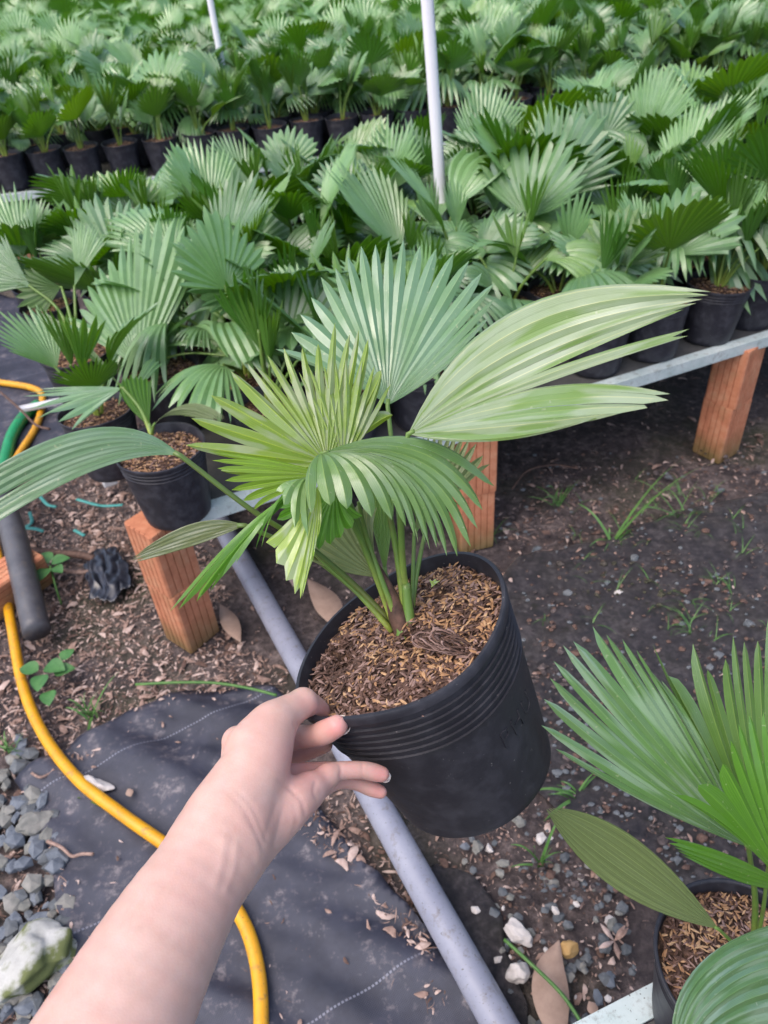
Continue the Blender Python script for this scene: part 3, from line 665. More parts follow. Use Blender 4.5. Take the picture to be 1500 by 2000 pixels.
hero_leaf(e, 'leaf_back', (318, 665, D0), [(350, 600, D0), (370, 590, D0), (400, 585, D0)], [(448, 600, D0 - .02), (462, 590, D0 - .02), (470, 582, D0 - .02)], 7, .96, .35, 10, stalk=[b0], jit=1, sr=(.005, .003), flip=True)
hero_leaf(e, 'leaf_green', (445, 695, D0 - .02), [(440, 670, D0), (455, 665, D0), (470, 680, D0)], [(405, 660, D0), (420, 735, D0), (470, 710, D0)], 5, .8, .4, 8, stalk=[b0, (370, 690, D0)], jit=2, sr=(.004, .003))
hero_leaf(e, 'leaf_back', (330, 640, D0 + .04), [(350, 560, D0 + .05), (380, 540, D0 + .05)], [(395, 500, D0 + .08), (420, 505, D0 + .08), (440, 520, D0 + .08)], 9, .7, .4, 9, stalk=[b0], jit=3, sr=(.005, .003))
e, p = corner_palm(148, 684, BZ, 'potted fan palm with a pale dying leaf, at the bench end beside the hoses'); CORNER.append(p)
D0 = proj(p)[2]; b0 = (150, 670, D0)
hero_leaf(e, 'leaf_pale', (135, 660, D0), [(100, 640, D0), (95, 670, D0)], [(52, 672, D0), (46, 688, D0), (60, 692, D0)], 6, .9, .3, 9, stalk=[b0], jit=2, sr=(.004, .003), flip=True)
hero_leaf(e, 'leaf_green', (120, 560, D0 + .02), [(85, 545, D0), (70, 570, D0), (90, 600, D0)], [(60, 520, D0), (25, 545, D0), (32, 600, D0), (90, 612, D0)], 10, .85, .4, 10, stalk=[b0, (135, 610, D0)], jit=3, sr=(.005, .003))
hero_leaf(e, 'leaf_back', (145, 560, D0 + .02), [(150, 500, D0 + .02), (165, 490, D0 + .02), (180, 500, D0 + .02)], [(130, 440, D0 + .04), (160, 430, D0 + .04), (190, 440, D0 + .04), (215, 465, D0 + .04)], 13, .75, .4, 10, stalk=[b0], jit=3, sr=(.005, .003))
hero_leaf(e, 'leaf_back', (60, 560, D0), [(20, 560, D0), (10, 520, D0), (20, 490, D0)], [(-90, 590, D0), (-80, 520, D0), (-40, 470, D0), (10, 455, D0)], 14, .75, .4, 10, stalk=[b0, (110, 600, D0)], jit=3, sr=(.005, .003))
SP = .18
spots = []
for r in range(8):
    for c in range(16):
        u = .06 + (c - 1) * SP + rs.uniform(-.012, .012) - .012 * r; v = .095 + r * SP + rs.uniform(-.01, .01)
        p = bw(u, v, BZ)
        if min(math.hypot(p[0] - k[0], p[1] - k[1]) for k in CORNER) > (.20 if r < 2 else .15): spots.append((1, r, c, p))
for r in range(40):
    for c in range(44):
        u = .12 + c * .185 + rs.uniform(-.014, .014) + (r % 2) * .05; v = .105 + r * .19 + rs.uniform(-.014, .014)
        p = bw(u, v, BZ, O2, U2, V2)
        spots.append((2, r, c, p))
vis = []
for b_, r, c, p in spots:
    x, y, d = proj(p + [0, 0, .28])
    x2, y2, d2 = proj(p + [0, 0, .40])
    mg = 330 / max(d, .3)
    if d > .3 and -mg < x < 1500 + mg and y2 < 2000 and y > -mg * .25 and (p[0] - PP1[0]) ** 2 + (p[1] - PP1[1]) ** 2 > .0085 and (p[0] - PP2[0]) ** 2 + (p[1] - PP2[1]) ** 2 > .0085: vis.append((d, b_, r, c, p, x))
vis = [q for q in vis if np.random.RandomState(int(q[1] * 7919 + q[2] * 131 + q[3])).rand() > (.10 if q[1] == 1 else .06)]
vis.sort(key=lambda q: q[0])
single = vis[:292]; rest = vis[292:]
rank = {}
for q in sorted(single, key=lambda q: q[5]):
    if -30 < q[5] < 1530: rank.setdefault((q[1], q[2]), []).append(id(q))
REAR = {0: 'in the front row'}
for q in single:
    d, b_, r, c, p, x = q; rr = np.random.RandomState(1000 * b_ + 50 * r + c)
    if b_ == 1:
        lab = 'potted fan palm on the near bench, %s row, %s pot from its left end' % (('front' if r == 0 else ORD[r]), ordn(c)); grp = 'potted palms on the near bench'
    else:
        lst = rank.get((b_, r), [])
        pos = ('%s palm from the left' % ordn(lst.index(id(q)))) if id(q) in lst else ('palm just outside the left edge' if x < 700 else 'palm just outside the right edge')
        lab = 'potted fan palm on the rear bench, %s row, %s' % (('front' if r == 0 else ordn(r)), pos); grp = 'potted palms on the rear bench'
    place_palm(p[0], p[1], rr, lab, grp, front=(b_ == 1 and (r == 0 or c < 2)) or (b_ == 2 and r == 0))
if rest:
    m_ = MB(); cache = {}
    def arr(me):
        if me.name not in cache:
            v = np.empty(len(me.vertices) * 3); me.vertices.foreach_get('co', v); uvv = np.zeros((len(me.vertices), 2))
            ul = me.uv_layers[0].data; 
            li = np.empty(len(me.loops), np.int32); me.loops.foreach_get('vertex_index', li); w = np.empty(len(me.loops) * 2); ul.foreach_get('uv', w); uvv[li] = w.reshape(-1, 2)
            mi = np.empty(len(me.polygons), np.int32); me.polygons.foreach_get('material_index', mi)
            yg = 2 if me.materials[0] != M['leaf_back'] else 0
            cache[me.name] = (v.reshape(-1, 3), [tuple(q.vertices) for q in me.polygons], [1 if k == 1 else yg for k in mi], uvv)
        return cache[me.name]
    pv, pf = lathe([(PB, 0), (PR, PH), (PR - .004, PH - .02), (0, PH - .015)], 10)
    for q in rest:
        p = q[4]; rr = np.random.RandomState(1000 * q[1] + 50 * q[2] + q[3]); m_.add(pv + p, pf, 3)
        for k, i, a, s in leaf_plan(rr)[:7]:
            v, f, mi, uvv = arr(LOW[k][i % len(LOW[k])]); ca, sa = math.cos(a), math.sin(a)
            w = np.stack([v[:, 0] * ca - v[:, 1] * sa, v[:, 0] * sa + v[:, 1] * ca, v[:, 2]], 1) * s + p + [0, 0, PH - .016]; m_.add(w, f, mi, uvv)
    o = obj('distant_palms', m_.mesh('distant_palms', [M['leaf_back'], M['stalk'], M['leaf_green'], M['pot_far']])); tag(o, 'mass of small fan palms at the far back of the rear bench', 'palms', kind='stuff')

# ------------------------------------------------------------------ the held pot
RC = dep(782, 1232, .640)                                             # centre of the rim
rayc = unit(ray(782, 1232))
imr = unit(np.cross(rayc, RW[:, 1])); imu = unit(np.cross(imr, rayc))  # image right and up around that ray
PHI = RAD(54); dx, dy = .47, -.883
AX = unit(math.sin(PHI) * (dx * imr + dy * imu) + math.cos(PHI) * rayc)  # pot axis, pointing to its bottom
def on_rim(px, py, off=0.0):
    r = ray(px, py); t = (RC + AX * off - CAM).dot(AX) / r.dot(AX); return CAM + r * t
pin = on_rim(622, 1392); PU = unit(pin - RC); PV = np.cross(AX, PU)
HR, HB, HH = .0905, .0765, .178
def hp(a, z, rad):
    """point of the held pot: angle from the pinched side, depth below the rim, radius"""
    k = max(0, 1 - z / (HH * .9)) ** 1.2
    e = 1 + k * (.085 * math.cos(2 * a) + .055 * math.exp(-(((a + math.pi) % (2 * math.pi) - math.pi) / .34) ** 2)) + .006 * k * math.sin(5 * a + .6)
    dz = k * (-.004 * math.cos(2 * a) + .002 * math.sin(3 * a))
    return RC + AX * (z + dz) + rad * e * (math.cos(a) * PU + math.sin(a) * PV)
pr = [(HR - .0052, .046), (HR - .0035, .014), (HR - .0026, .002), (HR - .0016, -.0012), (HR + .0012, -.0012), (HR + .0022, .0005), (HR + .0021, .0065), (HR + .0006, .0075)]
for k in range(6):
    z = .0145 + k * .0073; r = HR - (HR - HB) * (z / HH) ** 1.25
    pr += [(r - .0003, z - .0004), (r + .0015, z + .0001), (r + .0009, z + .0016)]
for z in np.linspace(.062, HH - .012, 9): pr.append((HR - (HR - HB) * (z / HH) ** 1.25, z))
pr += [(HB + .0005, HH - .006), (HB - .003, HH - .001), (HB - .010, HH), (HB * .5, HH - .002), (0.0005, HH - .002)]
na = 144; V = []; F = []
for (r, z) in pr:
    for j in range(na): V.append(hp(2 * math.pi * j / na, z, r))
for i in range(len(pr) - 1):
    for j in range(na): F.append((i * na + j, (i + 1) * na + j, (i + 1) * na + (j + 1) % na, i * na + (j + 1) % na))
base = RC + AX * HH
HERO = empty('potted_palm', base, 'fan palm in a black pot held up by the hand, green and yellowish leaves', 'potted palm')
potm = mesh('pot', V, F, M['pot']); potm.set_sharp_from_angle(angle=.6); obj('pot', potm, HERO)
# raised lettering on the wall of the pot
def emboss(txt, a_start, z, size, parent, up=1):
    cu = bpy.data.curves.new('lettering', 'FONT'); cu.body = txt; cu.size = size; cu.extrude = .0006; cu.resolution_u = 3; cu.space_character = 1.15
    to = bpy.data.objects.new('tmp', cu); COL.objects.link(to); bpy.context.view_layer.update()
    me = bpy.data.meshes.new_from_object(to); bpy.data.objects.remove(to)
    for vv in me.vertices:
        x, y, zz = vv.co; zc = z - y; r = HR - (HR - HB) * (max(zc, .001) / HH) ** 1.25
        vv.co = Vector(hp(a_start + sgn * x / r, zc, r + .0003 + max(zz, -.0004)))
    me.materials.clear(); me.materials.append(M['pot']); return obj('lettering', me, parent)
# angle of a pixel on the pot wall
def wall_angle(px, py, z):
    best = min(((proj(hp(a, z, HR - (HR - HB) * (z / HH) ** 1.25))[:2], a) for a in np.linspace(0, 2 * math.pi, 360)), key=lambda q: (q[0][0] - px) ** 2 + (q[0][1] - py) ** 2 + (1e7 if hp(q[1], z, .09).dot(f_) > (RC + AX * z).dot(f_) + .02 else 0)); return best[1]
aw = wall_angle(948, 1425, .09); a2 = wall_angle(1035, 1290, .078)
sgn = 1 if ((a2 - aw + math.pi) % (2 * math.pi) - math.pi) > 0 else -1
if sgn > 0: emboss('PHU', aw, .094, .025, HERO)
else:
    emboss('PHU', aw, .094, .025, HERO)
# potting mix
SZ = .0155
def soil_pt(x, y, h=0): 
    a = math.atan2(y, x); r = math.hypot(x, y); q = hp(a, SZ, r); return q - AX * h
def hh(x, y):
    r = math.hypot(x, y) / HR; h = .010 * (1 - r * r) + .005 * mnoise.noise(Vector((x * 30, y * 30, 1))) + .0035 * mnoise.noise(Vector((x * 80, y * 80, 2)))
    h -= .022 * math.exp(-(((x - .050) ** 2 + (y - HOLE) ** 2) / .011 ** 2)); return h
# hollow in the mix near the left side
hpnt = on_rim(672, 1290, SZ); HOLEX = (hpnt - RC).dot(PU); HOLE = (hpnt - RC).dot(PV)
def hh(x, y):
    r = math.hypot(x, y) / HR
    h = .008 * (1 - r * r) + .005 * mnoise.noise(Vector((x * 30, y * 30, 1))) + .0035 * mnoise.noise(Vector((x * 80, y * 80, 2)))
    return h - .020 * math.exp(-(((x - HOLEX) ** 2 + (y - HOLE) ** 2) / .014 ** 2))
nr, naa = 44, 120; V = [soil_pt(0, 0, hh(0, 0))]
for i in range(1, nr + 1):
    for j in range(naa):
        a = 2 * math.pi * j / naa; r = (HR - .0035) * i / nr; x, y = r * math.cos(a), r * math.sin(a); V.append(soil_pt(x, y, hh(x, y)))
F = [(0, 1 + (j + 1) % naa, 1 + j) for j in range(naa)]
for i in range(nr - 1):
    for j in range(naa):
        a = 1 + i * naa + j; b_ = 1 + i * naa + (j + 1) % naa; F.append((a, b_, b_ + naa, a + naa))
smix = obj('potting_mix', mesh('potting_mix', V, F, M['soil']), HERO)
rs = np.random.RandomState(3); m_ = MB()
def husk(Ln, w, c, d, n, curve=.15):
    """rice husk: two-sided boat with five sections"""
    s = np.cross(n, d); ts = (-.5, -.25, 0, .25, .5); ws = (.12, .8, 1, .75, .1); V = []; 
    for t, ww in zip(ts, ws):
        b_ = c + d * Ln * t - n * curve * Ln * (t * t * 4 - 1) * .3
        V += [b_ - s * w * ww / 2, b_ + n * w * .38 * ww, b_ + s * w * ww / 2]
    F = []
    for i in range(4):
        F += [(3 * i, 3 * i + 1, 3 * i + 4, 3 * i + 3), (3 * i + 1, 3 * i + 2, 3 * i + 5, 3 * i + 4)]
    return V, F
for i in range(3900):
    r = HR * .955 * math.sqrt(rs.rand()); a = rs.rand() * 6.283; x, y = r * math.cos(a), r * math.sin(a)
    near = math.exp(-(((x - HOLEX) ** 2 + (y - HOLE) ** 2) / .024 ** 2))
    dk = rs.rand() < .42 + .6 * near + (.35 if x > .03 else 0)
    th = rs.rand() * 6.283; d = math.cos(th) * PU + math.sin(th) * PV - AX * rs.uniform(-.45, .45); d = unit(d); n = unit(-AX + PU * rs.uniform(-.5, .5) + PV * rs.uniform(-.5, .5)); n = unit(n - d * n.dot(d))
    c = soil_pt(x, y, hh(x, y) + rs.uniform(0, .0035))
    if dk: Ln, w, mi = rs.uniform(.004, .012), rs.uniform(.0012, .003), int(rs.choice([3, 3, 3, 4]))
    else: Ln, w, mi = rs.uniform(.006, .0105), rs.uniform(.0018, .0029), int(rs.choice([1, 1, 2, 3, 4]))
    q, ff = husk(Ln, w, c, d, n); m_.add(q, ff, mi)
o = obj('rice_husks', m_.mesh('rice_husks', [M['soil'], M['husk'], M['husk_pale'], M['coir'], M['coir_pale']], True), HERO); tag(o, kind='stuff')
# curl of pale fibres on the right of the mix
m_ = MB()
cc = on_rim(850, 1255, SZ)
for i in range(60):
    a0 = rs.rand() * 6.28; rr = rs.uniform(.003, .014); pts = []
    cx = cc + (on_rim(900, 1258, SZ) - cc) * rs.rand() + (on_rim(860, 1290, SZ) - cc) * rs.rand() * .7
    for t in np.linspace(0, rs.uniform(1.2, 2.8), 9): pts.append(cx + (math.cos(a0 + t) * rr * 1.5) * imr + (math.sin(a0 + t) * rr) * PV - AX * (.009 + .006 * math.sin(t + a0) + rs.rand() * .003))
    v, f, uv = tube(pts, rs.uniform(.0005, .0013), 5, flat=.4); m_.add(v, f, int(rs.rand() < .65))
o = obj('coir_tuft', m_.mesh('coir_tuft', [M['coir_pale'], M['coir']]), HERO); tag(o, kind='stuff')

# upright bluish fan at the back
hero_leaf(HERO, 'leaf_blue', (757, 792, .70), [(690, 735, .70), (700, 690, .70), (725, 660, .70), (765, 650, .71), (800, 660, .71), (840, 690, .71), (850, 740, .70)],
          [(540, 682, .70), (578, 640, .71), (600, 590, .72), (630, 536, .73), (665, 512, .73), (700, 480, .74), (738, 474, .74), (775, 466, .745), (818, 476, .745), (858, 488, .74), (905, 500, .735), (940, 528, .73), (977, 560, .72), (962, 610, .71), (935, 652, .70)], 20, .77, .45, tp=.6,
          stalk=[(792, 1225, .66), (785, 1080, .675), (772, 930, .69)])
# pale leaf opening to the right, its underside lobe folded at the hub
hero_leaf(HERO, 'leaf_pale', (797, 848, .585), [(955, 505, .55), (975, 560, .545), (1000, 620, .54), (1030, 665, .54), (1048, 705, .54), (1058, 722, .535), (1062, 735, .535), (1062, 712, .53), (1050, 755, .53), (1035, 795, .53), (1010, 835, .53), (970, 880, .54)],
          [(1388, 570, .47), (1383, 577, .47), (1372, 584, .475), (1360, 592, .475), (1335, 604, .48), (1346, 642, .47), (1344, 656, .47), (1309, 770, .46), (1306, 782, .46), (1264, 797, .465), (1206, 808, .47), (1165, 816, .48)], 12,
          [.97, .97, .97, .97, .52, .97, .47, .97, .97, .97, .97], .28, 19, stalk=[(806, 1215, .655), (788, 1120, .64), (783, 985, .61), (790, 905, .59)], sr=(.0033, .0022), jit=1, keep=True, edge_ts=.9)
hero_leaf(HERO, 'leaf_green', (799, 846, .589), [(785, 865, .59), (800, 875, .59)], [(782, 892, .595), (790, 908, .597), (802, 900, .597)], 3, .95, .2, 6, jit=0)
# pleated yellow-green fan, folds seen edge on
hero_leaf(HERO, 'leaf_young', (640, 905, .605), [(520, 930, .60), (505, 880, .60), (525, 845, .60), (545, 815, .605), (565, 800, .61), (580, 790, .61), (590, 780, .615), (610, 770, .62), (635, 770, .62), (660, 770, .62), (690, 770, .625), (710, 790, .625), (735, 815, .63)],
          [(430, 918, .60), (352, 855, .595), (389, 795, .60), (447, 737, .605), (481, 708, .61), (505, 712, .615), (534, 684, .62), (580, 682, .625), (619, 671, .63), (654, 633, .635), (690, 655, .64), (712, 645, .64), (742, 700, .64), (762, 810, .64)], 17, .55, .85,
          stalk=[(776, 1228, .655), (738, 1120, .645), (690, 1000, .625)], sr=(.0034, .0024), jit=5, tp=.55)
# arching fan in front, drooping to the right
hero_leaf(HERO, 'leaf_green', (628, 885, .575), [(835, 800, .585), (850, 835, .58), (858, 850, .575), (845, 860, .57), (825, 862, .565), (800, 860, .56), (770, 862, .555), (735, 868, .55), (690, 880, .55), (640, 895, .55), (590, 900, .55)],
          [(970, 952, .60), (935, 1010, .59), (921, 1068, .585), (892, 1088, .58), (862, 1078, .575), (838, 1062, .57), (800, 1038, .565), (772, 1019, .56), (718, 1006, .55), (655, 985, .545), (610, 1006, .54)], 15, .73, .5, stalk=[(770, 1225, .655), (720, 1090, .63), (665, 960, .595)], jit=5, tp=.5)
# lower left: broad whitish lobe and a narrow folded bundle
hero_leaf(HERO, 'leaf_young', (622, 948, .57), [(640, 1040, .56), (620, 1045, .555), (600, 1040, .55), (575, 1030, .55)], [(600, 1085, .555), (592, 1160, .55), (588, 1172, .55), (574, 1158, .55), (548, 1115, .55), (520, 1060, .55)], 8, [.9, .96, .97, .96, .9], .35, 13, jit=1, outer=.7, tp=.5)
hero_leaf(HERO, 'leaf_vivid', (618, 940, .568), [(545, 925, .555), (530, 950, .55), (522, 990, .55), (512, 1000, .55), (505, 1000, .55), (500, 990, .55), (495, 985, .555)],
          [(512, 1068, .54), (498, 1070, .54), (448, 1110, .54), (420, 1140, .54), (398, 1172, .54), (350, 1188, .54), (330, 1196, .54)], 8, [.35, .5, .8, .85, .9, .9], .8, 13, jit=2, outer=.8, tp=.5)
hero_leaf(HERO, 'leaf_green', (620, 935, .565), [(585, 905, .555), (570, 915, .55), (560, 930, .55)], [(604, 1050, .55), (575, 1030, .545), (552, 985, .545), (540, 960, .55)], 4, .85, .4, 10, jit=2, outer=.8, tp=.45)
hero_leaf(HERO, 'leaf_vivid', (655, 955, .590), [(600, 975, .588), (595, 1010, .585), (615, 1030, .585), (650, 1030, .585), (680, 1000, .588)], [(530, 985, .583), (545, 1040, .58), (585, 1085, .58), (625, 1078, .58), (668, 1050, .582), (705, 1005, .585)], 11, .82, .5, 11, jit=4, stalk=[(778, 1228, .655), (735, 1120, .64)], tp=.5)
hero_leaf(HERO, 'leaf_young', (650, 930, .60), [(560, 900, .595), (540, 925, .59), (530, 960, .59)], [(405, 885, .59), (425, 915, .585), (455, 960, .585), (490, 1000, .585)], 7, .7, .6, 12, jit=5, tp=.55, stalk=[(774, 1230, .655), (715, 1080, .64)])
hero_leaf(HERO, 'leaf_young', (668, 905, .61), [(640, 850, .61), (660, 840, .61), (690, 840, .61), (720, 850, .615)], [(560, 745, .62), (615, 715, .625), (668, 700, .63), (722, 705, .635), (768, 745, .64)], 10, .6, .8, 12, jit=6, tp=.55)
hero_leaf(HERO, 'leaf_green', (735, 905, .60), [(780, 905, .60), (805, 925, .595), (800, 950, .59)], [(905, 990, .595), (880, 1040, .59), (850, 1075, .585), (812, 1060, .58)], 8, .6, .5, 12, jit=5, tp=.55, stalk=[(795, 1225, .655), (770, 1050, .63)], sr=(.0032, .002))
for _sp in ([(765, 1232, .652), (700, 1160, .645), (640, 1105, .635), (590, 1060, .625)], [(785, 1236, .65), (752, 1150, .64), (720, 1060, .63), (700, 980, .61)], [(800, 1222, .66), (812, 1130, .665), (830, 1040, .67)]):
    _q = spline(px3(_sp), 6); _v, _f, _u = tube(_q, np.linspace(.0030, .0016, len(_q)), 8, flat=.7); obj('leaf_stalk', mesh('leaf_stalk', _v, _f, M['stalk'], uv=_u), HERO)
# long arching leaf to the left
hero_leaf(HERO, 'leaf_pale' if False else 'leaf_blue', (354, 891, .555), [(212, 866, .54), (214, 842, .54), (216, 815, .54), (220, 790, .54), (224, 762, .545)], [(-60, 1052, .51), (-75, 1035, .51), (-70, 1010, .51), (-55, 965, .51), (-45, 935, .51)], 9,
          [.97, .97, .97, .74, .97, .97, .97, .97], .25, 19, stalk=[(760, 1210, .655), (690, 1140, .64), (600, 1065, .61), (490, 995, .58)], sr=(.0028, .0021), jit=2, keep=False, edge_ts=.97, smat='stalk_dark')
# small olive leaf below it
hero_leaf(HERO, 'leaf_olive', (478, 1026, .60), [(400, 1062, .595), (395, 1035, .595), (390, 992, .595)], [(262, 1097, .585), (256, 1092, .585), (268, 1082, .585)], 6, .97, .25, 14, stalk=[(762, 1222, .655), (690, 1150, .65), (600, 1082, .63)], sr=(.003, .002), jit=1, edge_ts=.95, smat='stalk_dark')
# dark folded leaves below the crown
hero_leaf(HERO, 'leaf_olive', (742, 1128, .645), [(670, 1120, .64), (665, 1090, .64), (670, 1060, .64), (690, 1040, .64), (715, 1040, .64)], [(598, 1092, .63), (608, 1062, .63), (628, 1020, .63), (660, 992, .63), (700, 985, .63), (735, 990, .635)], 11, .9, .6, 11, stalk=[(778, 1225, .655), (765, 1180, .65)], jit=2)
hero_leaf(HERO, 'leaf_green', (752, 1120, .655), [(725, 1020, .65), (738, 1010, .65), (752, 1010, .65), (768, 1020, .65)], [(700, 905, .645), (722, 890, .645), (745, 888, .645), (772, 905, .645)], 7, .93, 1.1, 11, stalk=[(782, 1225, .655)], jit=2)
hero_leaf(HERO, 'leaf_olive', (809, 1043, .665), [(822, 950, .665), (850, 940, .665), (875, 940, .665), (890, 955, .665)], [(828, 850, .67), (858, 842, .67), (892, 845, .67), (925, 858, .67), (958, 908, .67)], 11, .8, .6, 11, stalk=[(803, 1215, .66), (806, 1140, .662)], jit=3, sr=(.002, .0016), flip=True)
# fibrous stub and leaf sheaths at the base
def sheath(parent, pts, r, mname, name='leaf_sheath'):
    q = spline(px3(pts), 6); v, f, uv = tube(q, np.interp(np.linspace(0, 1, len(q)), np.linspace(0, 1, len(r)), r), 10); return obj(name, mesh(name, v, f, M[mname], uv=uv), parent)
sheath(HERO, [(795, 1252, .652), (778, 1205, .65), (757, 1150, .648), (738, 1100, .646)], [.0085, .0085, .0055, .001], 'coir')
sheath(HERO, [(812, 1250, .655), (803, 1210, .655), (795, 1150, .65)], [.007, .006, .002], 'coir')
sheath(HERO, [(788, 1256, .648), (785, 1235, .648), (772, 1205, .648)], [.0062, .0056, .004], 'stalk')
sheath(HERO, [(800, 1232, .648), (798, 1200, .648), (792, 1140, .642)], [.0058, .005, .0036], 'stalk')
# tiny seedling and thin dry blades on the mix
hero_leaf(HERO, 'leaf_young', (842, 1148, .66), [(846, 1140, .66), (852, 1138, .66)], [(838, 1132, .66), (850, 1130, .66), (860, 1134, .66)], 3, .9, .2, 5, jit=0)

# ------------------------------------------------------------------ plant at the lower right
rp = at(1450, 1880, BZ + PH)
SIDE = empty('potted_palm', (rp[0], rp[1], BZ), 'large glossy fan palm in a black pot cut off by the lower right corner', 'potted palm')
sc = 1.0
v, f = lathe(prof, 64); vv = v + np.array([rp[0], rp[1], BZ]); obj('pot', mesh('pot', vv, f, M['pot']), SIDE)
sm = soil_mesh(PR - .004, 1300, 77); o = obj('potting_mix', sm, SIDE, False); o.location = (0, 0, PH - .018)
SB = (1470, 1880, .80)
hero_leaf(SIDE, 'leaf_sheen', (1462, 1655, .70), [(1290, 1590, .66), (1275, 1545, .66), (1270, 1500, .66), (1285, 1460, .66), (1310, 1430, .66), (1345, 1420, .67), (1380, 1430, .67)],
          [(1085, 1462, .62), (1056, 1405, .62), (1060, 1350, .62), (1079, 1299, .625), (1096, 1266, .63), (1118, 1253, .63), (1166, 1218, .64), (1200, 1250, .64), (1229, 1251, .65), (1262, 1300, .65), (1292, 1330, .66)], 13, .68, .5, 17, tp=.5, stalk=[SB, (1475, 1760, .75)], sr=(.0045, .003), jit=5)
hero_leaf(SIDE, 'leaf_green', (1500, 1690, .70), [(1370, 1480, .69), (1400, 1440, .69), (1440, 1430, .69), (1480, 1430, .69), (1520, 1430, .69), (1560, 1460, .69)],
          [(1276, 1256, .69), (1310, 1330, .69), (1360, 1240, .685), (1392, 1330, .68), (1424, 1258, .68), (1438, 1228, .68), (1468, 1290, .68), (1492, 1180, .68), (1530, 1220, .68), (1580, 1250, .68), (1640, 1330, .68)], 12, .66, .6, 15, tp=.5, stalk=[SB, (1490, 1780, .74)], jit=5)
hero_leaf(SIDE, 'leaf_vivid', (1540, 1740, .66), [(1440, 1610, .63), (1430, 1590, .63), (1460, 1560, .63), (1480, 1540, .63), (1510, 1530, .63)],
          [(1283, 1533, .60), (1330, 1560, .60), (1412, 1500, .61), (1428, 1440, .62), (1455, 1400, .63), (1490, 1390, .64)], 8, [.6, .8, .65, .65, .65], .45, 15, tp=.5, stalk=[SB, (1510, 1820, .73)], jit=3)
hero_leaf(SIDE, 'leaf_vivid', (1545, 1735, .665), [(1470, 1745, .63), (1450, 1710, .63), (1440, 1665, .63)], [(1332, 1668, .61), (1318, 1655, .605), (1298, 1637, .60)], 5, .95, .35, 12, jit=2, edge_ts=.9)
hero_leaf(SIDE, 'leaf_olive', (1404, 1815, .735), [(1166, 1764, .71), (1190, 1720, .71), (1215, 1665, .71), (1246, 1594, .71)], [(1070, 1586, .68), (1066, 1580, .68), (1072, 1578, .68), (1085, 1578, .68)], 8, .985, .5, 16, stalk=[SB, (1440, 1850, .76)], jit=1, edge_ts=.98, flip=True)
hero_leaf(SIDE, 'leaf_sheen', (1320, 2090, .50), [(1270, 1850, .52), (1330, 1840, .53), (1390, 1870, .53), (1440, 1930, .53), (1480, 2000, .53)], [(1560, 1800, .60), (1620, 1840, .60), (1660, 1900, .60), (1690, 1980, .60), (1700, 2080, .60)], 11, .96, .28, 17, jit=2, edge_ts=.97,
          stalk=[SB, (1440, 2060, .60)])

# ------------------------------------------------------------------ arm and hand
prims = []
def cap(a, b_, k=.006, grp=0): prims.append((a, b_, k, grp))
def P4(px, py, d, r): p = dep(px, py, d); return (p, r * d / FPX)
HD = proj(pin)[2]                                                     # depth of the pinched rim
o_ = HD - .560
def q(px, py, d, r): return P4(px, py, d + o_, r)
chains = [  # (points, blend, group) ; groups are joined with a tight seam
    ([q(60, 2330, .345, 178), q(186, 2083, .375, 154), q(332, 1806, .43, 113), q(438, 1638, .475, 84)], .02, 0),
    ([q(438, 1638, .475, 84), q(468, 1560, .49, 77), q(504, 1490, .505, 64), q(532, 1420, .525, 44)], .02, 0),
    ([q(470, 1650, .485, 54), q(522, 1612, .493, 52), q(570, 1568, .503, 43), q(600, 1545, .515, 34)], .009, 0),
    ([q(480, 1540, .53, 54), q(463, 1448, .535, 30)], .008, 6),
    # thumb
    ([q(500, 1460, .515, 58), q(540, 1408, .53, 40), q(592, 1372, .55, 27)], .01, 1),
    ([q(592, 1372, .55, 27), q(618, 1384, .565, 22), q(638, 1400, .578, 15)], .004, 1),
    # index
    ([q(465, 1448, .553, 27), q(520, 1440, .56, 26), q(565, 1440, .563, 25)], .006, 2),
    ([q(565, 1440, .563, 24), q(612, 1437, .551, 22), q(634, 1430, .543, 24), q(658, 1418, .536, 21.5)], .005, 2),
    # middle
    ([q(480, 1480, .555, 34), q(545, 1482, .575, 22), q(600, 1468, .585, 17), q(635, 1455, .588, 15)], .006, 3),
    # ring
    ([q(560, 1575, .505, 42), q(612, 1538, .520, 28), q(640, 1515, .530, 22)], .010, 4),
    ([q(640, 1515, .530, 21), q(662, 1506, .536, 18.5), q(705, 1504, .543, 17), q(728, 1508, .547, 17.5), q(745, 1512, .549, 15.5)], .004, 4),
    # little finger behind
    ([q(590, 1560, .535, 26), q(650, 1528, .552, 17), q(690, 1527, .560, 15), q(725, 1540, .562, 15.5), q(743, 1547, .562, 13)], .005, 5),
    ([q(540, 1530, .535, 36), q(600, 1506, .548, 17), q(650, 1500, .556, 13)], .010, 0),
]
allp = np.array([p for ch in chains for p, r in ch[0]]); allr = np.array([r for ch in chains for p, r in ch[0]])
lo = (allp - allr[:, None]).min(0) - .012; hi = (allp + allr[:, None]).max(0) + .012
H = .00165; dims = np.ceil((hi - lo) / H).astype(int) + 1
def smin(a, b_, k): h = np.clip(.5 + .5 * (b_ - a) / k, 0, 1); return b_ * (1 - h) + a * h - k * h * (1 - h)
groups = {}
